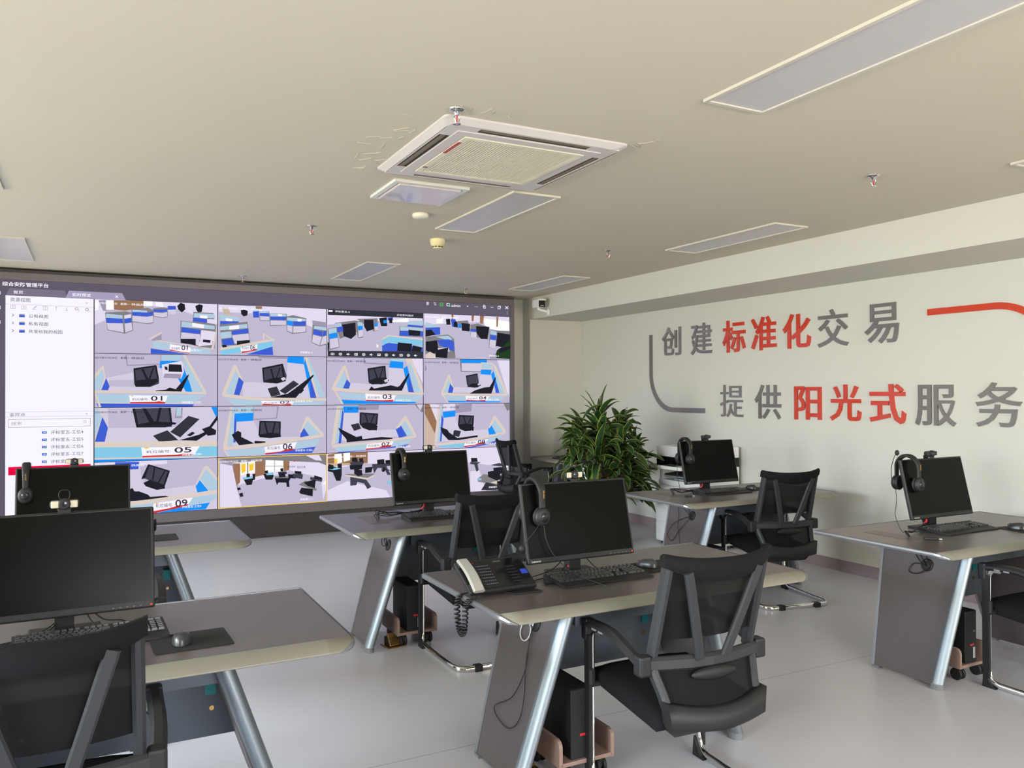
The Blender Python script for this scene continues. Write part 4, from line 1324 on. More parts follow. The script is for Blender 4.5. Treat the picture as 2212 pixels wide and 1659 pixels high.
# ------------------------------------------------------------------ chairs (local: facing +y, front uprights at y=0)
def make_chair():
    t = thing('office_chair', 'chair', 'chair', group='black mesh chairs on chrome sled bases')
    # chrome sled base, one bent tube
    def side(s):
        return [(s * .268, -.075, .632), (s * .268, -.03, .630), (s * .268, -.008, .615), (s * .268, 0, .59), (s * .268, .004, .40), (s * .268, .004, .10), (s * .272, -.004, .055), (s * .272, -.025, .028), (s * .272, -.06, .018), (s * .272, -.30, .016), (s * .272, -.47, .016), (s * .266, -.515, .016), (s * .25, -.545, .016), (s * .22, -.56, .016)]
    path = side(-1) + side(1)[::-1]
    mb = MB(); mb.tube(path, .0105, 12, ry=.0185); mb.build('sled_base', M_CHROME, t)
    for s in (-1, 1):
        mb = MB(); mb.prism([(.024, 0), (-.05, 0), (-.03, .012), (-.004, .05), (.016, .085)], 'x', s * .272 - .019, s * .272 + .019); mb.build('glide', M_BLACKM, t)
    for s in (-1, 1):
        mb = MB(); mb.box(s * .15 - .022, s * .15 + .022, -.582, -.536, 0, .034); mb.build('glide', M_BLACKM, t)
    for s in (-1, 1):    # armrests
        mb = MB()
        pth = smoothpath([(s * .272, .03, .640), (s * .272, -.05, .648), (s * .273, -.14, .650), (s * .275, -.205, .642), (s * .275, -.275, .620), (s * .272, -.33, .600), (s * .268, -.368, .586)], 5)
        mb.bar(pth, .048, .036, (0, 0, 1), 0, .35)
        mb.rbox(s * .272 - .024, s * .272 + .024, .0, .042, .575, .662, .008)
        mb.rbox(s * .268 - .026, s * .268 + .026, -.40, -.345, .545, .622, .01)
        a = mb.build('armrest', M_BLACK, t)
        mb = MB()
        for yy in (-.06, -.11): mb.rbox(s * .272 - .026, s * .272 + .026, yy - .018, yy + .012, .634, .643, .002)
        mb.build('arm_bolt', M_GREYP, a)
        a_, b_ = sorted((s * .277, s * .292))
        mb = MB(); mb.box(a_, b_, -.017, .020, .05, .60); mb.build('upright_filler', M_BLACKM, t)
    # seat cushion, bulging waterfall front, resting on side brackets
    mb = MB()
    rows = []
    ny, nx = 12, 10
    vs, fs = [], []
    for j in range(ny + 1):
        v = j / ny
        y = .055 - .47 * v
        base = .395 - .045 * v
        topz = .472 - .035 * v
        edge = math.sin(PI * min(1, max(0, v * 1.0))) ** .25 if 0 < v < 1 else .55
        for i in range(nx + 1):
            u = -1 + 2 * i / nx
            e = (1 - abs(u) ** 6) * edge
            vs.append((u * .245, y, base + .028 + (topz - base - .028) * max(.35, e)))
    for j in range(ny):
        for i in range(nx):
            a = j * (nx + 1) + i
            fs.append((a, a + nx + 1, a + nx + 2, a + 1))
    n0 = len(vs)
    per = [i for i in range(nx + 1)] + [j * (nx + 1) + nx for j in range(1, ny + 1)] + [ny * (nx + 1) + i for i in range(nx - 1, -1, -1)] + [j * (nx + 1) for j in range(ny - 1, 0, -1)]
    low = [(vs[p][0] * .97, vs[p][1], .395 - .045 * ((.055 - vs[p][1]) / .47)) for p in per]
    vs += low
    m = len(per)
    fs += [(per[i], per[(i + 1) % m], n0 + (i + 1) % m, n0 + i) for i in range(m)]
    mb.add(vs, fs, 0, True)
    mb.add(low, [list(range(m))], 0)
    mb.build('seat', M_FABRIC, t)
    mb = MB(); mb.add([(-.20, .02, .393), (.20, .02, .393), (.20, -.42, .352), (-.20, -.42, .352), (-.16, -.02, .37), (.16, -.02, .37), (.16, -.42, .318), (-.16, -.42, .318)], [(0, 1, 2, 3), (7, 6, 5, 4), (0, 4, 5, 1), (1, 5, 6, 2), (2, 6, 7, 3), (3, 7, 4, 0)])
    mb.build('seat_pan', M_BLACKM, t)
    mb = MB()
    mb.bar([(-.275, -.01, .40), (.275, -.01, .40)], .03, .022); mb.bar([(-.275, -.01, .40), (-.275, -.01, .46)], .03, .03, (0, 1, 0)); mb.bar([(.275, -.01, .40), (.275, -.01, .46)], .03, .03, (0, 1, 0))
    mb.build('seat_bracket', M_BLACKM, t)
    # backrest: leaning upper frame, lumbar bar, lower frame running back to the cowl
    def by(z):     # y of the frame at height z
        if z > .60: return -.365 - .110 * (z - .60) / .40
        return -.365 - .095 * (.60 - z) / .22
    def bow(x, z): return -.066 * (1 - (x / .24) ** 2)
    fr = MB()
    for s in (-1, 1):
        pth = [(s * (.225 - .008 * (z - .60) / .40), by(z), z) for z in (.975, .90, .82, .73, .65, .60)]
        fr.bar(pth, .034, .050, (0, 1, 0), 0, .3)
        pth = [(s * x, by(z), z) for x, z in ((.234, .60), (.224, .54), (.210, .48), (.202, .42))]
        fr.bar(pth, .034, .046, (0, 1, 0), 0, .3)
    pth = [(x, by(.60) - .012 + bow(min(abs(x), .24), .6) * .8, .588) for x in (-.262, -.18, -.09, 0, .09, .18, .262)]
    fr.bar(pth, .034, .052, (0, 0, 1), 0, .3)
    # V braces
    for s in (-1, 1):
        pth = [(s * (.058 + .095 * (z - .60) / .32), by(z) - .020 + bow(.058 + .095 * (z - .60) / .32, z) * .85, z) for z in (.60, .68, .77, .86, .92, .945)]
        fr.bar(pth, .040, .022, (0, 1, 0), 0, .3)
    bk = fr.build('back_frame', M_CHAIRP, t)
    mb = MB()     # padded top band
    nx = 12
    vs, fs = [], []
    for i in range(nx + 1):
        x = -.242 + .484 * i / nx
        b = bow(x, .9)
        zt = .992 + .020 * (abs(x) / .24) ** 3
        zb = .926 - .0 * abs(x) - .035 * (1 - (x / .242) ** 2) * .6 + .035 * (abs(x) / .242) ** 2
        for (dy, z) in ((.022, zb), (.024, zt - .012), (.008, zt), (-.010, zt - .004), (-.020, zt - .02), (-.018, zb)):
            vs.append((x, by(z) + b + dy, z))
    for i in range(nx):
        for q in range(6):
            w = (q + 1) % 6
            fs.append((i * 6 + q, i * 6 + w, i * 6 + 6 + w, i * 6 + 6 + q))
    mb.add(vs, fs, 0, True); mb.add(vs[:6], [list(range(6))], 0); mb.add(vs[-6:], [list(range(6))[::-1]], 0)
    mb.build('top_band', M_FABRIC, t)
    def sheet(name, zs, hw, mat, dy=.0):
        mb = MB(); vs, fs = [], []
        for z in zs:
            for i in range(9):
                x = (-1 + i / 4) * hw(z)
                vs.append((x, by(z) + bow(x, z) * .8 + dy, z))
        for j in range(len(zs) - 1):
            for i in range(8):
                a = j * 9 + i
                fs.append((a, a + 1, a + 10, a + 9))
        mb.add(vs, fs, 0, True)
        return mb.build(name, mat, t)
    sheet('upper_mesh', [.96, .90, .84, .78, .73, .675], lambda z: .222, M_MESH, .012)
    sheet('lower_mesh', [.585, .54, .50, .46, .40], lambda z: .232 - .03 * (.60 - z) / .2, M_MESH, .008)
    mb = MB(); mb.ball((0, by(.55) - .062, .545), .105, .018, .026, 14); mb.build('lumbar_pad', M_BLACKM, t)
    mb = MB()     # cowl across the bottom
    vs, fs = [], []
    for i in range(nx + 1):
        x = -.222 + .444 * i / nx
        u = abs(x) / .222
        b = bow(x, .3) * .7
        for (dy, z) in ((.03, .437 + .03 * u * u), (.035, .383), (.02, .350 + .015 * u), (-.016, .353 + .015 * u), (-.026, .375), (-.018, .437 + .03 * u * u)):
            vs.append((x * (1 - .06 * (.435 - z) / .09 * u), by(.40) + b + dy, z))
    for i in range(nx):
        for q in range(6):
            w = (q + 1) % 6
            fs.append((i * 6 + q, i * 6 + w, i * 6 + 6 + w, i * 6 + 6 + q))
    mb.add(vs, fs, 0, True); mb.add(vs[:6], [list(range(6))], 0); mb.add(vs[-6:], [list(range(6))[::-1]], 0)
    mb.rbox(-.20, -.14, -.45, -.36, .356, .392, .006); mb.rbox(.14, .20, -.45, -.36, .356, .392, .006)
    mb.build('back_cowl', M_BLACK, t)
    return t
CH = make_chair()
CHAIRS = [(2.098, 2.80, R(-3), 'black mesh chair in the middle foreground, its back to the camera'),
          (2.12, 4.78, R(0), 'black mesh chair behind the phone desk, in front of the desk by the video wall'),
          (4.715, 4.86, R(-11), 'black mesh chair at the desk in front of the copier'),
          (4.565, 2.70, R(0), 'black mesh chair cut off by the right edge of the photo'),
          (-.09, 2.83, R(-2), 'black mesh chair in the bottom left corner, its back filling the foreground'),
          (.03, 4.58, R(0), 'black mesh chair mostly hidden behind the nearest monitor at the left'),
          (5.02, 8.92, R(-90), 'black mesh chair seen from its side, facing the desk behind the plant')]
for i, (x, y, a, l) in enumerate(CHAIRS):
    o = CH if i == 0 else dup(CH)
    o.location = (x, y, 0); o.rotation_euler = (0, 0, a); o['label'] = l

# ------------------------------------------------------------------ monitors (local origin on the desk, screen faces -y)
TILT = R(13)
def make_monitor():
    t = thing('monitor', 'monitor', 'monitor', group='black desktop monitors')
    mb = MB(); mb.rbox(-.115, .115, -.035, .145, 0, .012, .005); mb.build('base', M_BLACK, t)
    mb = MB(); mb.prism([(.05, .01), (.10, .01), (.105, .30), (.06, .30)], 'x', -.03, .03); mb.build('pole', M_BLACKM, t)
    TM = Matrix.Translation((0, .02, .255)) @ Matrix.Rotation(-TILT, 4, 'X')
    mb = MB(); mb.rbox(-.2875, .2875, 0, .022, -.18, .18, .006, 2, 0, TM); mb.rbox(-.22, .22, .02, .05, -.13, .12, .012, 2, 0, TM)
    mb.rbox(-.06, .06, .04, .075, -.06, .06, .006, 2, 0, TM)
    mb.build('housing', M_BLACK, t)
    mb = MB(); mb.box(-.277, .277, -.0012, .002, -.155, .171, 0, TM); mb.build('screen', M_SCREEN, t)
    mb = MB(); text_into(mb, 'Lenovo', -.268, -.222, -.173, -.163, TM @ FRONTM(0, -.0008, 0), 0, .01); mb.build('printed_name', M_TEXTW, t)
    mb = MB()
    for i in range(5): mb.box(.15 + i * .022, .156 + i * .022, -.0008, .001, -.171, -.167, 0, TM)
    mb.build('button_marks', pbr('button_mark', (90, 90, 92), .5), t)
    mb = MB(); mb.box(.272, .277, -.001, .001, -.171, -.166, 0, TM); mb.build('power_light', M_LEDR, t)
    return t
MO = make_monitor()
MON = {'front_left': (-.08, 3.20, 'black monitor nearest the camera with a brownish reflection and red power light'),
       'rear_left': (-.08, 5.20, 'black monitor at the left, above and behind the nearest one'),
       'front_mid': (2.005, 3.17, 'black monitor beside the touch screen phone with a headset hung on it'),
       'rear_mid': (2.105, 5.24, 'black monitor in front of the lower middle of the video wall'),
       'rear_right': (4.61, 5.25, 'black monitor in front of the white copier'),
       'front_right': (4.585, 3.17, 'black monitor on the desk at the right edge of the photo')}
for i, (k, (x, y, l)) in enumerate(MON.items()):
    o = MO if i == 0 else dup(MO)
    o.location = (x, y, HT + .0003); o['label'] = l
    if k not in ('front_left', 'front_mid'):
        for c in list(o.children):
            if c.name.startswith('power_light'): bpy.data.objects.remove(c)
o = dup(MO, (5.42, 8.60, HT - .0), -PI / 2, 'black monitor on the corner desk, half hidden by the plant leaves')
for c in o.children:
    if c.name.startswith(('housing', 'screen', 'printed', 'button', 'power')): c.location.z = -.06
o.location.z = HT + .0025

# webcams on the monitors (origin at the top edge of the monitor)
def make_webcam():
    t = thing('webcam', 'webcam', 'webcam', group='webcams clipped to the monitors')
    mb = MB(); mb.rbox(-.046, .046, -.016, .014, .012, .040, .010, 3); mb.build('body', M_BLACK, t)
    for s in (-1, 1):
        mb = MB(); mb.rbox(s * .029 - .0125, s * .029 + .0125, -.0185, -.012, .0135, .0385, .004, 2); mb.build('side_plate', pbr('pale_plate', (206, 200, 178), .35), t)
    mb = MB(); L = Matrix.Translation((0, -.014, .026)) @ Matrix.Rotation(PI / 2, 4, 'X')
    mb.lathe([(.019, -.01), (.019, .006), (.0165, .010), (.012, .010)], 22, M=L); mb.build('lens_barrel', M_BLACKM, t)
    mb = MB(); mb.lathe([(.0115, .0095), (.006, .0105), (.001, .0108)], 18, M=L); mb.build('lens', pbr('lens_glass', (40, 44, 56), .08), t)
    mb = MB(); mb.rbox(-.022, .022, -.012, .034, .002, .014, .004); mb.rbox(-.02, .02, .024, .034, -.05, .01, .004); mb.rbox(-.02, .02, -.014, -.008, -.008, .008, .002); mb.build('clip', M_BLACKM, t)
    return t
WC = make_webcam()
def montop(x, y): return (x, y + .02 + .18 * math.sin(TILT) + .008, HT + .255 + .18 * math.cos(TILT) + .0015)
WL = {'front_left': 'webcam with pale side plates and raised flap on the nearest monitor', 'rear_left': 'webcam on the left monitor in front of the red list row', 'front_mid': 'webcam on the phone desk monitor, against the plant',
      'rear_mid': 'webcam on the monitor in front of the middle of the video wall', 'rear_right': 'webcam on the monitor in front of the copier', 'front_right': 'webcam on the right edge monitor, against the white wall'}
for i, (k, (x, y, l)) in enumerate(MON.items()):
    o = WC if i == 0 else dup(WC)
    o.location = montop(x, y); o['label'] = WL[k]
    if k.endswith('right'):
        for c in o.children:
            if c.name.startswith('side_plate'): c.data = c.data.copy(); c.data.materials[0] = M_BLACK
mb = MB()
mb.tube([(x, -.018, z) for x, z in roundrect(-.017, .017, .043, .076, .012)], .0017, 6, closed=True); mb.prism([(-.006, .036), (.006, .036), (.006, .045), (-.006, .045)], 'y', -.021, -.016)
mb.build('privacy_flap', M_BLACKM, WC)

# headsets hung over the monitors (origin at the monitor top edge; band spans front to back)
def make_headset(label):
    t = thing('headset', label, 'headset', group='black headsets hung on the monitors')
    pth = [(0, -.076, -.115)] + [(0, .076 * math.cos(R(a)), -.045 + .076 * math.sin(R(a))) for a in range(180, -1, -12)] + [(0, .076, -.115)]
    mb2 = MB()
    k = len(pth)
    # flat strap: wide along x, thin radially
    vs, fs = [], []
    P = [Vector(p) for p in pth]
    for i, p in enumerate(P):
        tn = (P[min(i + 1, k - 1)] - P[max(i - 1, 0)]).normalized()
        nr = Vector((0, -tn.z, tn.y))
        w = .015 + .006 * math.sin(PI * i / (k - 1))
        th = .0050 + .0040 * math.sin(PI * i / (k - 1))
        for a, b in ((-w, -th), (w, -th), (w, th * .4), (w * .6, th), (-w * .6, th), (-w, th * .4)):
            vs.append(p + Vector((a, 0, 0)) + nr * b)
    for i in range(k - 1):
        for q in range(6):
            w = (q + 1) % 6
            fs.append((i * 6 + q, i * 6 + w, i * 6 + 6 + w, i * 6 + 6 + q))
    mb2.add(vs, fs, 0, True)
    mb2.build('headband', M_BLACKM, t)
    for s in (-1, 1):
        C = Matrix.Translation((0, s * .076, -.138)) @ Matrix.Rotation(-s * PI / 2, 4, 'X') @ Matrix.Diagonal((.92, 1.06, 1, 1))
        mb = MB(); mb.lathe([(.038, -.010), (.042, -.004), (.042, .006), (.036, .014), (.026, .018), (.012, .019)], 26, M=C)
        mb.rbox(-.013, .013, s * .076 - .006, s * .076 + .006, -.125, -.075, .004)
        cup = mb.build('ear_cup', M_BLACK, t)
        mb = MB(); mb.lathe([(.036, -.028), (.042, -.022), (.042, -.012), (.037, -.009)], 24, M=C); mb.build('ear_pad', pbr('leatherette', (30, 30, 32), .6), cup)
        mb = MB(); mb.lathe([(.022, .0175), (.021, .0205), (.004, .0205)], 22, M=C); mb.build('cup_disc', pbr('disc_gloss', (52, 54, 58), .22, .5), cup)
    mb = MB()
    for i, w in enumerate((.004, .003, .004, .002, .004, .003)): mb.box(-w, w, -.0888, -.086, -.052 + i * .006, -.048 + i * .006)
    mb.build('gold_print', M_BRASS, t)
    return t
HS = make_headset('headset')
def mic(t, path, ball=.012):
    mb = MB(); mb.tube(smoothpath(path, 6), .0022, 6); e = path[-1]; mb.ball(e, ball, ball * .85, ball * 1.25, 12); mb.build('microphone_boom', M_BLACKM, t)
def cable(t, path, r=.0018):
    mb = MB(); mb.tube(smoothpath(path, 6), r, 6); mb.build('cable', M_CABLE, t)
HP = {'rear_left': (-.235, 'black headset hung on the left monitor, seen edge on with orange mark'), 'front_mid': (-.205, 'black headset with boom microphone and dangling cable on the phone desk monitor'),
      'rear_mid': (-.208, 'black headset on the monitor in front of the middle of the video wall'), 'rear_right': (-.22, 'black headset on the monitor in front of the copier'), 'front_right': (-.205, 'black headset with microphone pointing up on the right edge monitor'), 'front_left': (-.24, 'black headset on the nearest monitor, cut by the left edge of the photo')}
hs = {}
for i, (k, (dx, l)) in enumerate(HP.items()):
    x, y, _ = MON[k]
    o = HS if i == 0 else dup(HS)
    px, py, pz = montop(x, y)
    o.location = (px + dx, py + .004, pz - .010); o['label'] = l
    hs[k] = o
mic(hs['front_mid'], [(-.02, -.105, -.145), (-.06, -.12, -.185), (-.10, -.12, -.225), (-.125, -.115, -.262)], .015)
cable(hs['front_mid'], [(0, -.09, -.175), (.005, -.10, -.235), (.03, -.12, -.30), (.08, -.15, -.36), (.13, -.20, -.395), (.16, -.25, -.408), (.185, -.30, -.418), (.19, -.315, -.428)])
mic(hs['front_right'], [(-.02, .095, -.12), (-.035, .085, -.05), (-.04, .06, .02), (-.035, .045, .045)], .014)
cable(hs['front_right'], [(0, .085, -.17), (.005, .08, -.24), (-.03, .06, -.29), (-.075, .03, -.33), (-.075, .0, -.40), (-.10, -.05, -.429), (-.18, -.06, -.429), (-.22, -.075, -.429), (-.19, -.11, -.429), (-.05, -.17, -.429)])
mic(hs['rear_mid'], [(-.02, .10, -.13), (-.05, .11, -.12), (-.085, .115, -.115)], .014)
cable(hs['rear_right'], [(-.01, .085, -.17), (-.015, .08, -.28), (-.02, .05, -.36), (-.06, -.02, -.42), (-.13, -.08, -.429), (-.17, -.10, -.429)])

# ------------------------------------------------------------------ keyboards, mouse pads, mice
def make_keyboard():
    t = thing('keyboard', 'keyboard', 'keyboard', group='black keyboards')
    mb = MB(); mb.prism([(-.105, 0), (.085, 0), (.085, .026), (-.055, .016), (-.10, .010), (-.105, .006)], 'x', -.235, .235); mb.build('body', M_BLACK, t)
    def z(y): return .0165 + (.026 - .0165) * (y + .055) / .14
    def keys(name, xs):
        mb = MB()
        for (x, y, w) in xs:
            h = .0075; zz = z(y); c = .0015; d = .0085; top = .0022
            x0, x1 = x + .001, x + w - .001
            vs = [(x0, y - d, zz - .002), (x1, y - d, zz - .002), (x1, y + d, zz - .001), (x0, y + d, zz - .001), (x0 + top, y - d + top, zz + h), (x1 - top, y - d + top, zz + h), (x1 - top, y + d - top, zz + h), (x0 + top, y + d - top, zz + h)]
            mb.add(vs, [(0, 3, 2, 1), (4, 5, 6, 7), (0, 1, 5, 4), (1, 2, 6, 5), (2, 3, 7, 6), (3, 0, 4, 7)])
        mb.build(name, M_KEY, t)
    ys = [-.042, -.0228, -.0036, .0156, .0348]
    main = []
    for r, y in enumerate(ys):
        row = [[.024] * 3 + [.114] + [.024] * 4, [.043] + [.019] * 10 + [.0535], [.034] + [.019] * 11 + [.0425], [.0285] + [.019] * 12 + [.029], [.019] * 13 + [.0385]][r]
        x = -.226
        for w in row:
            main.append((x, y, w)); x += w
    x = -.226
    for i in range(13):
        main.append((x, .0665, .019)); x += .019 + (.009 if i in (0, 4, 8) else .001)
    keys('main_keys', main)
    keys('navigation_keys', [(.068 + i * .019, y, .019) for i in range(3) for y in (.0156, .0348, .0665)])
    keys('arrow_keys', [(.068 + i * .019, -.042, .019) for i in range(3)] + [(.087, -.0228, .019)])
    pad = [(.136 + i * .0225, y, .0225) for i in range(4) for y in ys[1:]] + [(.136, -.042, .045), (.181, -.042, .0225), (.2035, -.042, .0225)] + [(.136 + i * .0225, .0665, .0225) for i in range(4)]
    keys('number_keys', pad)
    return t
M_KEY = pbr('key_plastic', (46, 46, 48), .36, var=.05)
KB = make_keyboard()
KBS = [(.005, 3.13, R(3), 'black keyboard under the nearest monitor, keys catching the light'), (2.04, 3.085, R(0), 'black keyboard beside the touch screen phone with a headset cable across it'),
       (2.09, 5.10, R(0), 'black keyboard on the desk in front of the middle of the video wall'), (4.64, 5.16, R(-2), 'black keyboard on the desk in front of the copier'), (4.655, 3.11, R(0), 'black keyboard on the desk at the right edge of the photo')]
for i, (x, y, a, l) in enumerate(KBS):
    o = KB if i == 0 else dup(KB)
    o.location = (x, y, HT + .0003 if i else HT + .0038); o.rotation_euler = (0, 0, a); o['label'] = l
o = dup(KB, (5.27, 8.60, HT + .0003), -PI / 2, 'black keyboard on the corner desk behind the plant leaves')
def make_pad():
    mb = MB(); mb.prism(roundrect(-.125, .125, -.105, .105, .008), 'z', 0, .003)
    return tag(mb.build('mouse_pad', M_PAD), 'pad', 'mouse pad', 'black mouse pads')
MP = make_pad()
PADS = [(.305, 2.968, R(2), 'black mouse pad on the nearest desk, right of its keyboard'), (2.43, 3.16, R(2), 'black mouse pad behind the foreground chair on the phone desk'), (5.06, 5.22, R(0), 'black mouse pad on the desk in front of the copier'), (5.03, 2.94, R(-3), 'black mouse pad under the mouse with a pale shine at the right edge'), (.33, 5.15, R(0), 'black mouse pad on the left desk, half hidden by the nearest monitor')]
for i, (x, y, a, l) in enumerate(PADS):
    o = MP if i == 0 else dup(MP)
    o.location = (x, y, HT + .0004); o.rotation_euler = (0, 0, a); o['label'] = l
def make_mouse():
    t = thing('mouse', 'mouse', 'mouse', group='black computer mice')
    mb = MB(); vs, fs = [], []
    nu, nv = 16, 7
    for j in range(nv + 1):
        h = j / nv
        for i in range(nu):
            a = 2 * PI * i / nu
            k = math.cos(h * PI / 2) ** .55 if j < nv else 0
            x, y = .031 * math.cos(a) * k, .056 * math.sin(a) * k
            hump = .036 - .009 * (y / .056)
            vs.append((x, y, .002 + hump * math.sin(h * PI / 2) * (1 if y < .02 else 1 - .35 * (y - .02) / .036)))
    for j in range(nv):
        for i in range(nu):
            fs.append((j * nu + i, j * nu + (i + 1) % nu, (j + 1) * nu + (i + 1) % nu, (j + 1) * nu + i))
    mb.add(vs, fs, 0, True); mb.add(vs[:nu], [list(range(nu))[::-1]]); mb.build('body', pbr('mouse_shell', (52, 54, 58), .3, var=.03), t)
    mb = MB(); mb.lathe([(.008, -.003), (.0095, 0), (.008, .003)], 16, M=Matrix.Translation((0, .030, .022)) @ Matrix.Rotation(PI / 2, 4, 'Y')); mb.build('scroll_wheel', M_BLACKM, t)
    mb = MB(); mb.box(-.0007, .0007, .012, .048, .0, .024); mb.build('button_seam', M_BLACKM, t)
    return t
MS = make_mouse()
MICE = [(.275, 2.955, R(-8), 'black mouse on the pad of the nearest desk'), (2.375, 3.165, R(20), 'black mouse with a red wheel behind the foreground chair'), (5.02, 5.22, R(8), 'black mouse on the desk in front of the copier'), (4.985, 2.955, R(10), 'black mouse with a pale shine at the right edge of the photo')]
for i, (x, y, a, l) in enumerate(MICE):
    o = MS if i == 0 else dup(MS)
    o.location = (x, y, HT + .0036); o.rotation_euler = (0, 0, a); o['label'] = l
    if i == 1:
        for c in o.children:
            if c.name.startswith('scroll_wheel'): c.data = c.data.copy(); c.data.materials[0] = M_RED; c['label'] = 'red scroll wheel'

# ------------------------------------------------------------------ computer towers on wooden caddies
def make_caddy():
    t = thing('tower_caddy', 'caddy', 'caddy', group='wooden computer caddies under the desks')
    mb = MB(); mb.rbox(-.125, .125, 0, .30, .075, .092, .003); mb.build('tray', M_WOOD, t)
    for s in (-1, 1):
        mb = MB()
        o = [(0, .075), (.30, .075), (.30, .15)] + [(.30 - .03 + .03 * math.cos(R(a)), .155 + .03 * math.sin(R(a))) for a in (30, 60, 90)] + [(.03 - .03 * math.sin(R(a)), .155 + .03 * math.cos(R(a))) for a in (0, 30, 60, 90)]
        mb.prism(o, 'x', s * .125 - .008, s * .125 + .008); mb.build('side_board', M_WOOD, t)
    for s in (-1, 1):
        for y in (.045, .255):
            mb = MB()
            for e in (-.014, .014):
                mb.lathe([(.030, -.008), (.034, -.005), (.034, .005), (.030, .008)], 18, M=Matrix.Translation((s * .085 + e, y, .034)) @ Matrix.Rotation(PI / 2, 4, 'Y'))
            mb.box(s * .085 - .007, s * .085 + .007, y - .02, y + .02, .03, .075)
            mb.build('caster', M_BLACKM, t)
    return t
def make_tower():
    t = thing('computer_tower', 'tower', 'computer', group='black computer towers under the desks')
    mb = MB(); mb.rbox(-.05, .05, .004, .27, 0, .285, .004); mb.build('case', M_BLACK, t)
    mb = MB(); mb.rbox(-.05, .05, 0, .012, .0, .283, .003); mb.box(-.045, .0, -.001, .001, .02, .25); mb.build('front_panel', M_BLACKM, t)
    mb = MB(); mb.box(-.008, .025, -.002, .001, .092, .102); mb.build('red_tab', M_RED, t)
    mb = MB(); mb.box(.020, .036, -.0012, .001, .022, .082, 0)
    T = FRONTM(0, -.002, 0) @ Matrix.Translation((.033, .025, 0)) @ Matrix.Rotation(PI / 2, 4, 'Z')
    text_into(mb, 'ThinkCentre', 0, .055, 0, .009, T, 1, .01)
    mb.build('printed_strip', [pbr('pale_strip', (200, 200, 204), .4), pbr('strip_print', (60, 60, 66), .5)], t)
    mb = MB()
    for z in (.165, .172): mb.box(.022, .034, -.0014, .001, z, z + .004)
    mb.lathe([(.003, 0), (.003, .0015)], 10, M=Matrix.Translation((.03, 0, .255)) @ Matrix.Rotation(PI / 2, 4, 'X'))
    mb.build('ports', M_GREYP, t)
    return t
CD, TW = make_caddy(), make_tower()
CAD = [(1.81, 2.82, 'wooden caddy on casters under the phone desk', 'black computer tower with red tab under the phone desk'), (1.83, 4.815, 'wooden caddy on casters under the desk by the video wall', 'black computer tower with red tab under the desk by the video wall'),
       (4.335, 2.80, 'wooden caddy on casters under the desk at the right edge', 'black computer tower hidden behind the slanted leg at the right edge'), (4.36, 4.84, 'wooden caddy under the desk in front of the copier', 'black computer tower under the desk in front of the copier')]
for i, (x, y, a, b) in enumerate(CAD):
    o = CD if i == 0 else dup(CD)
    o.location = (x, y, 0); o['label'] = a
    q = TW if i == 0 else dup(TW)
    q.location = (x - .02 if i != 1 else x - .015, y + .012, .0924); q['label'] = b
    q.rotation_euler = (0, 0, 0)

# ------------------------------------------------------------------ touch screen phone
ph = thing('desk_phone', 'black touch screen desk phone with silver handset and coiled cord', 'telephone', (1.535, 3.03, HT))
TP = Matrix.Translation((0, 0, .012)) @ Matrix.Rotation(R(28), 4, 'X')
mb = MB(); mb.rbox(-.155, .158, 0, .195, -.006, .016, .006, 2, 0, TP)
mb.prism([(.06, 0), (.15, 0), (.165, .09), (.12, .075), (.05, .03)], 'x', -.08, .10); mb.build('body', M_BLACK, ph)
mb = MB(); mb.box(-.085, .152, .012, .186, .0158, .0172, 0, TP); mb.build('touch_screen', pbr('phone_glass', (20, 20, 24), .12), ph)
mb = MB(); mbd = MB(); mbb = MB(); mbr = MB(); Tn = TP @ Matrix.Translation((0, 0, .0178))
for i in range(7):
    y = .148 - i * .019
    for j in range(6): mb.box(-.068 + j * .0095 + (i % 2) * .001, -.061 + j * .0095, y, y + .0045, 0, .0002, 0, Tn)
    mb.box(-.076, -.073, y + .001, y + .004, 0, .0002, 0, Tn)
    if i: mbd.box(.058, .104, y + .001, y + .0035, 0, .0002, 0, Tn)
for j in range(4): mb.box(.018 + j * .009, .0255 + j * .009, .168, .174, 0, .0002, 0, Tn)
mbb.box(.118, .149, .075, .105, 0, .0002, 0, Tn); mbr.box(-.078, -.076, .172, .175, 0, .0002, 0, Tn)
mb.build('name_list', glow('phone_text', (120, 122, 130), .7), ph); mbd.build('detail_list', glow('phone_text_dim', (84, 86, 94), .6), ph); mbb.build('blue_button', glow('phone_blue', (62, 86, 200), .8), ph); mbr.build('status_light', M_LEDR, ph)
mb = MB()
for i in range(2): mb.poly([(.03 + i * .036, .150, .0001), (.058 + i * .036, .150, .0001), (.058 + i * .036, .182, .0001), (.03 + i * .036, .182, .0001)], 0, Tn)
mb.build('speaker_gloss', pbr('gloss_black', (14, 14, 16), .12), ph)
mb = MB()
path = [(-.122, .19 - .2 * i / 10, .026 + .012 * math.sin(PI * i / 10)) for i in range(11)]
mb.bar(path, .052, .016, (0, 0, 1), 0, .4, TP); mb.build('handset', M_SILVER, ph)
mb = MB(); mb.bar([(-.122, .188, .014), (-.122, .15, .016)], .054, .018, (0, 0, 1), 0, .3, TP); mb.bar([(-.122, .04, .016), (-.122, -.004, .014)], .054, .018, (0, 0, 1), 0, .3, TP); mb.build('handset_caps', M_BLACK, ph)
mb = MB(); mb.prism([(.035, -.035), (.165, -.04), (.145, .06), (.0, .06)], 'z', .0018, .006); mb.build('stand_foot', M_BLACKM, ph)
base = smoothpath([(-.166, .075, .004), (-.181, .07, -.03), (-.183, .065, -.085), (-.182, .05, -.128), (-.181, .025, -.145), (-.182, .0, -.125), (-.183, -.012, -.075), (-.181, -.018, -.02), (-.166, -.022, .004)], 10)
coil = []
tot = len(base) - 1
turns = 25
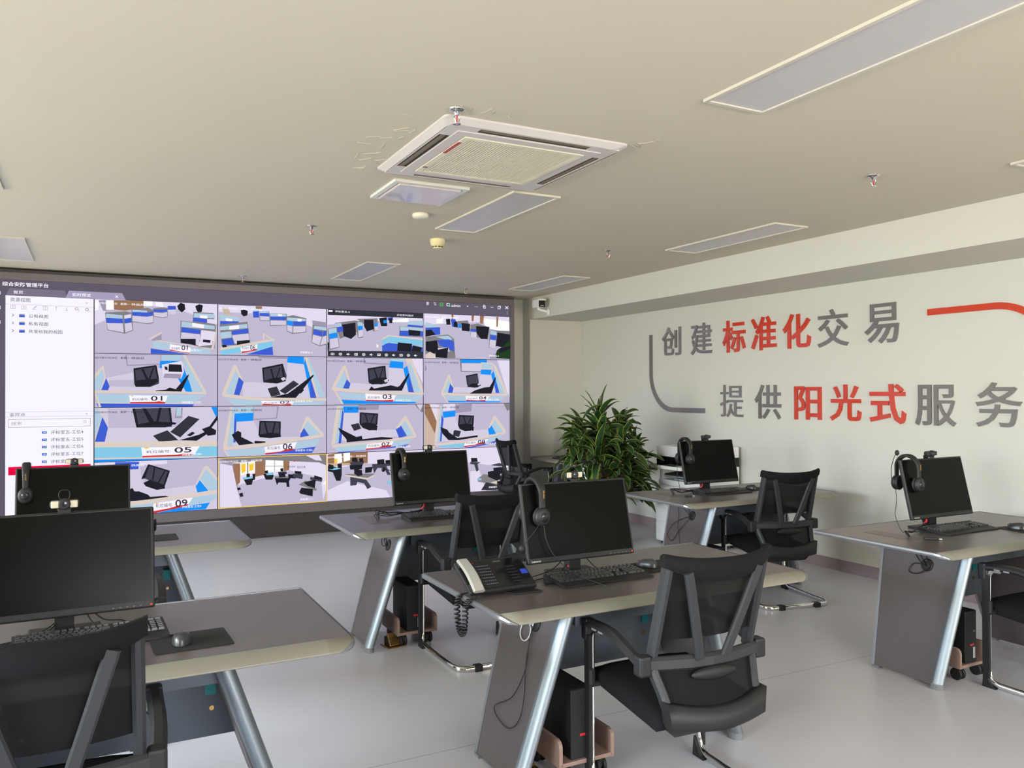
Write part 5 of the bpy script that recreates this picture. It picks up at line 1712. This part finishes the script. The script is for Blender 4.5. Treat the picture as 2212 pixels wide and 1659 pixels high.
for i in range(turns * 9 + 1):
    f = i / (turns * 9) * tot
    k = min(int(f), tot - 1)
    p = base[k].lerp(base[k + 1], f - k)
    tn = (base[k + 1] - base[k]).normalized()
    n1 = Vector((1, 0, 0)); n2 = tn.cross(n1).normalized()
    a = 2 * PI * i / 9
    coil.append(p + (n1 * math.cos(a) + n2 * math.sin(a)) * .0105)
mb = MB(); mb.tube(coil, .0038, 6)
mb.tube(smoothpath([(-.122, -.002, .02), (-.135, -.02, .006), (-.155, -.022, .006), (-.166, -.022, .004)], 4), .0028, 6)
mb.tube(smoothpath([(-.10, .06, .012), (-.14, .072, .006), (-.166, .075, .004)], 4), .0028, 6)
mb.build('coiled_cord', M_CABLE, ph)

# ------------------------------------------------------------------ cables
def wires(name, label, paths, r=.0024, mat=M_CABLE, cat='cable', extra=None):
    mb = MB()
    for p in paths: mb.tube(smoothpath(p, 6), r, 6)
    if extra: extra(mb)
    return tag(mb.build(name, mat), label, cat)
def bundle(x0, y0, x1, y1, n=5, h=.05):
    out = []
    for i in range(n):
        a, b = random.uniform(-.02, .02), random.uniform(-.025, .025)
        z = HT + .006
        out.append([(x0 + a * .5, y0 + b * .3, z - .002), (x0 + a, y0 + .02 + b, z + h * random.uniform(.3, 1)), (x0 * .7 + x1 * .3 + a, y0 * .7 + y1 * .3 + b, z + h * random.uniform(.1, .7)), (x0 * .35 + x1 * .65, y0 * .35 + y1 * .65 + b, z + .006 + .012 * random.random()), (x1 + a * .4, y1 + b * .4, z + .03 * random.random() + .004), (x1 + .02, y1 + .06, HT + .10 + .02 * random.random())])
    return out
wires('cable_bundle', 'tangle of black cables beside the monitor in front of the video wall', bundle(1.70, 5.20, 2.05, 5.31, 7, .055))
wires('cable_bundle', 'tangle of black cables beside the monitor in front of the copier', bundle(4.20, 5.23, 4.56, 5.32, 6, .05))
wires('cable_bundle', 'black sheathed cables with a white tie beside the right edge monitor', bundle(4.20, 3.10, 4.53, 3.24, 4, .035), .0035)
wires('cable_bundle', 'black cables on the phone desk under its monitor', [[(1.70, 3.20, HT + .004), (1.80, 3.22, HT + .012), (1.90, 3.24, HT + .03), (2.0, 3.27, HT + .09)], [(1.72, 3.16, HT + .004), (1.84, 3.19, HT + .008), (1.95, 3.24, HT + .02), (2.02, 3.28, HT + .10)], [(2.06, 3.28, HT + .1), (2.14, 3.22, HT + .004), (2.28, 3.22, HT + .004), (2.37, 3.22, HT + .006)]])
wires('cable_bundle', 'black cables behind the keyboard of the nearest monitor', [[(-.30, 3.20, HT + .004), (-.18, 3.25, HT + .01), (-.10, 3.27, HT + .05), (-.07, 3.29, HT + .1)], [(-.30, 3.16, HT + .004), (-.2, 3.2, HT + .02), (-.12, 3.24, HT + .03), (-.08, 3.29, HT + .1)], [(-.02, 3.29, HT + .1), (.04, 3.26, HT + .04), (.10, 3.25, HT + .03), (.14, 3.28, HT + .004)], [(-.03, 3.29, HT + .1), (.02, 3.24, HT + .02), (.09, 3.22, HT + .004), (.13, 3.30, HT + .004)]])
def red_plug(x, y, label):
    mb = MB(); mb.tube(smoothpath([(x - .01, y, HT + .03), (x + .005, y - .005, HT + .05), (x + .02, y + .01, HT + .07)], 5), .006, 8)
    tag(mb.build('red_plug', pbr('red_rubber', (205, 50, 60), .5)), label, 'plug', 'red cable plugs under the monitors')
red_plug(1.985, 3.235, 'red cable plug under the phone desk monitor')
red_plug(2.055, 5.30, 'red cable plug under the monitor in front of the video wall')
red_plug(4.555, 5.31, 'red cable plug under the monitor in front of the copier')
red_plug(4.53, 3.235, 'red cable plug under the monitor at the right edge')
def adapter(x, y, a, label, sx=.03):
    mb = MB(); mb.rbox(-sx, sx, -.009, .009, 0, .011, .003, 2, 0); mb.rbox(sx - .002, sx + .018, -.007, .007, .001, .009, .002, 1, 1)
    o = tag(mb.build('usb_adapter', [M_BLACK, M_SILVER]), label, 'adapter', 'usb adapters on the desks')
    o.location = (x, y, HT + .0022); o.rotation_euler = (0, 0, a)
adapter(1.80, 3.095, R(10), 'black usb adapter between the phone and the keyboard')
adapter(4.235, 5.09, R(-20), 'small usb adapter on the cable lid of the desk in front of the copier')
adapter(4.215, 2.975, R(-40), 'black usb adapter on the cable lid of the right edge desk', .04)
def hang(key, label, paths, r=.0022):
    cx, cy = DESKS[key]
    out = []
    for p in paths:
        out.append([(cx + a + (.04 if c < .68 else .03), cy + b, c) for a, b, c in p])
    wires('hanging_cable', label, out, r)
hang('front_mid', 'two thin black cables looping down the side panel of the phone desk', [[(-.545, .268, .600), (-.565, .262, .53), (-.595, .24, .428), (-.632, .286, .307), (-.656, .414, .225), (-.668, .31, .187), (-.664, .233, .199), (-.648, .19, .253), (-.622, .2, .339), (-.600, .232, .405), (-.58, .255, .475), (-.548, .262, .598)]])
hang('rear_right', 'thin black cables looping below the cable port of the desk in front of the copier', [[(-.515, .44, .69), (-.552, .40, .57), (-.575, .383, .506), (-.602, .328, .4), (-.60, .33, .37)], [(-.542, .27, .602), (-.555, .36, .57), (-.57, .456, .515), (-.592, .495, .431), (-.60, .43, .39), (-.58, .376, .468), (-.562, .317, .534), (-.542, .262, .600)], [(-.515, .40, .69), (-.535, .34, .64), (-.542, .27, .606)], [(-.515, .36, .69), (-.53, .31, .65), (-.542, .262, .61)]])
hang('front_right', 'short black cables looping into the cable port of the right edge desk', [[(-.515, .36, .69), (-.54, .301, .622), (-.543, .262, .604)], [(-.515, .33, .69), (-.535, .29, .64), (-.543, .265, .608)], [(-.515, .30, .69), (-.53, .27, .66), (-.555, .24, .60), (-.556, .31, .553), (-.556, .36, .559), (-.54, .342, .602), (-.543, .27, .61)]], .003)
hang('rear_mid', 'short black cables looping into the cable port of the desk by the video wall', [[(-.515, .36, .69), (-.535, .29, .63), (-.543, .262, .604)], [(-.515, .33, .69), (-.54, .32, .64), (-.545, .265, .60)], [(-.515, .40, .69), (-.55, .33, .60), (-.543, .262, .61)]], .003)
cx, cy = DESKS['front_mid']
ring = [(cx - .556 - .0 + .020 * math.cos(a) * -.3, cy + .32 + .042 * math.sin(a), .562 + .038 * math.cos(a)) for a in [2 * PI * i / 20 for i in range(20)]]
ring = [(cx - .675 + .307 * z - .008, y, z) for _, y, z in ring]
mb = MB(); mb.tube(ring, .0028, 6, closed=True)
mb.tube(smoothpath([(cx - .505, cy + .28, .60), (cx - .50, cy + .262, .62), (cx - .52, cy + .27, .55)], 5), .003, 6)
tag(mb.build('cable_tie', pbr('white_nylon', (225, 225, 222), .35)), 'looped white cable tie at the cable port of the phone desk', 'cable tie')

# ------------------------------------------------------------------ floor sockets
def socket(x, y, a, label):
    t = thing('floor_socket', label, 'floor socket', (x, y, 0), a, 'brass pop-up floor sockets')
    mb = MB(); mb.rbox(-.062, .062, -.062, .062, 0, .006, .002); mb.build('plate', M_BRASS, t)
    mb = MB(); mb.rbox(-.045, .045, -.03, .045, .006, .055, .004); mb.build('socket_box', pbr('dark_brass', (92, 76, 52), .4, .6), t)
    mb = MB(); mb.rbox(-.05, .05, -.005, .005, 0, .085, .004, 2, 0, Matrix.Translation((0, -.045, .010)) @ Matrix.Rotation(R(-32), 4, 'X')); mb.build('lid', M_BRASS, t)
socket(1.70, 4.895, R(8), 'brass pop-up floor socket beside the caddy under the desk by the video wall')
socket(1.62, 3.06, R(5), 'brass floor socket at the bottom edge of the photo under the phone desk')

# ------------------------------------------------------------------ copier
cp = thing('photocopier', 'white standing photocopier with black front band against the white wall', 'photocopier', (5.575, 6.57, 0))
mb = MB(); mb.rbox(-.275, .275, -.33, .33, .03, .615, .008)
mb.build('cabinet', M_WHITE, cp)
for i, (z0, z1) in enumerate(((.05, .22), (.235, .41), (.425, .605))):
    mb = MB(); mb.rbox(-.283, -.26, -.322, .322, z0, z1, .006); d = mb.build('paper_drawer', M_WHITE, cp)
    mb = MB(); mb.box(-.285, -.281, -.07, .07, z1 - .03, z1 - .012); mb.build('drawer_grip', M_GREYP, d)
mb = MB()
for i, w in enumerate((.010, .006, .009, .007, .008, .005)): mb.box(-.2845, -.282, .30 - i * .02 - w, .30 - i * .02, .575, .585)
mb.build('printed_mark', M_GREYP, cp)
mb = MB(); mb.rbox(-.255, .275, -.33, .31, .615, .675, .01); mb.rbox(-.02, .275, -.33, .31, .67, .83, .008); mb.rbox(-.24, .0, .255, .31, .67, .83, .008); mb.build('engine', M_WHITE, cp)
mb = MB(); mb.add([(-.24, -.30, .72), (-.24, .22, .72), (-.02, .22, .74), (-.02, -.30, .74), (-.24, -.30, .735), (-.24, .22, .735), (-.02, .22, .755), (-.02, -.30, .755)], [(0, 1, 2, 3), (7, 6, 5, 4), (0, 4, 5, 1), (1, 5, 6, 2), (2, 6, 7, 3), (3, 7, 4, 0)]); mb.build('output_tray', M_BLACKM, cp)
mb = MB(); mb.rbox(-.265, .275, -.33, .33, .815, .915, .008); mb.build('scanner_band', pbr('gloss_black', (14, 14, 16), .12), cp)
mb = MB(); mb.rbox(-.265, .275, -.33, .33, .913, 1.025, .012, 3); mb.build('scanner_lid', M_WHITE, cp)
mb = MB(); mb.rbox(-.40, -.24, -.22, .10, .80, .835, .008, 2, 0); mb.build('control_panel', M_WHITE, cp)
mb = MB(); mb.box(-.39, -.30, -.10, .06, .8352, .837); mb.build('panel_display', M_SCREEN, cp)
mb = MB()
for i in range(3): mb.rbox(-.20 + .004 * i, .0, -.20, .12, .676 + i * .004, .679 + i * .004, .001)
mb.build('paper_sheets', pbr('pale_blue_paper', (190, 205, 220), .7), cp)
mb = MB()
for x in (-.22, .22):
    for y in (-.28, .28): mb.lathe([(.022, 0), (.022, .03)], 14, M=Matrix.Translation((x, y, 0)))
mb.build('caster', M_BLACKM, cp)

# ------------------------------------------------------------------ potted plant
M_LEAF = pbr('leaf_green', (44, 74, 40), .34, var=.35, scale=5)
M_LEAFE = pbr('leaf_margin', (158, 172, 70), .4, var=.15)
pl = thing('potted_plant', 'large bushy dracaena with yellow edged leaves in the corner', 'plant', (4.74, 7.08, 0))
mb = MB(); mb.lathe([(.15, 0), (.16, .02), (.19, .30), (.21, .36), (.215, .38), (.195, .38), (.185, .34)], 28); mb.build('pot', pbr('pot_glaze', (205, 205, 200), .3), pl)
mb = MB(); mb.lathe([(.184, .335), (.1, .345), (.001, .35)], 24); mb.build('soil', pbr('soil', (60, 46, 36), .9, var=.3, scale=40, bump=.5), pl)
rp = random.Random(11)
crowns = [(-.02, .02, 1.27, 1.0), (-.10, -.12, 1.14, 1.0), (.20, .05, 1.10, 1.05), (-.26, .0, 1.04, 1.0), (.08, -.22, 1.02, 1.0), (.33, -.10, .92, 1.05), (-.20, -.22, .92, 1.0), (-.10, .2, 1.04, .9), (.15, .22, 1.04, .9), (.36, .06, .76, 1.0), (-.36, -.06, .86, 1.0), (.12, -.26, .78, .95), (-.05, -.26, .72, .9), (.28, -.18, .62, .9), (-.24, -.16, .62, .85), (.02, -.1, .95, .9), (.4, -.05, .6, .9), (.24, .0, 1.22, .85), (-.22, .05, 1.2, .8), (.42, .02, 1.0, .9), (.34, -.16, .72, .9)]
mb = MB()
for (x, y, z, s) in crowns: mb.tube(smoothpath([(x * .25, y * .25, .33), (x * .5, y * .5, .33 + (z - .33) * .5), (x, y, z)], 5), lambda u: .016 - .006 * u, 8)
mb.tube(smoothpath([(0, .02, 1.25), (-.01, .02, 1.38), (.005, .02, 1.50)], 4), .004, 6); mb.ball((.005, .02, 1.52), .012, .012, .03, 10)
mb.build('stems', pbr('stem_brown', (110, 96, 70), .7, var=.2), pl)
mb = MB()
def leaf(base, az, el, L, w, droop, twist):
    n = 9
    d = Vector((math.cos(az) * math.cos(el), math.sin(az) * math.cos(el), math.sin(el)))
    p = Vector(base); pts = []
    for i in range(n + 1):
        pts.append(p.copy())
        p = p + d * (L / n)
        d = (d + Vector((0, 0, -droop / n * (.4 + 1.2 * i / n)))).normalized()
    rows = []
    for i in range(n + 1):
        u = i / n
        tn = (pts[min(i + 1, n)] - pts[max(i - 1, 0)]).normalized()
        sd = tn.cross(Vector((0, 0, 1)))
        if sd.length < .05: sd = Vector((math.sin(az), -math.cos(az), 0))
        sd.normalize(); nm = sd.cross(tn)
        a = twist * u
        sd2 = sd * math.cos(a) + nm * math.sin(a); nm2 = sd2.cross(tn)
        ww = w * (math.sin(PI * min(1, .12 + .88 * u) ** .85) ** .8 if u < 1 else 0) + .0012
        wave = .10 * ww * math.sin(7 * u + az * 3)
        rows.append([pts[i] - sd2 * ww + nm2 * (.28 * ww + wave), pts[i] - sd2 * ww * .84 + nm2 * (.22 * ww + wave), pts[i] - nm2 * .05 * ww, pts[i] + sd2 * ww * .84 + nm2 * (.22 * ww - wave), pts[i] + sd2 * ww + nm2 * (.28 * ww - wave)])
    o = []
    for r_ in rows: o += r_
    f0, f1 = [], []
    for i in range(n):
        for q in range(4):
            a = i * 5 + q
            (f0 if q in (1, 2) else f1).append((a, a + 1, a + 6, a + 5))
    base_i = len(mb.v)
    mb.add(o, f0, 0, True)
    for f in f1:
        mb.f.append([i + base_i for i in f]); mb.m.append(1); mb.s.append(True)
for ci, (x, y, z, s) in enumerate(crowns):
    nl = 21 if ci < 9 else 18
    for i in range(nl):
        u = i / nl
        el = R(80 - 95 * u + rp.uniform(-10, 10)) if ci == 0 else R(62 - 85 * u + rp.uniform(-12, 12))
        az = i * 2.399 + rp.uniform(-.3, .3) + ci
        if ci > 0 and rp.random() < .55: az = math.atan2(y, x) + rp.uniform(-1.2, 1.2)
        L_ = s * rp.uniform(.24, .38)
        if x + math.cos(az) * L_ * .9 > .50: L_ *= .6
        leaf((x, y, z + .06 - .16 * u), az, el, L_, rp.uniform(.030, .043), rp.uniform(.7, 1.9), rp.uniform(-.9, .9))
mb.build('foliage', [M_LEAF, M_LEAFE], pl)
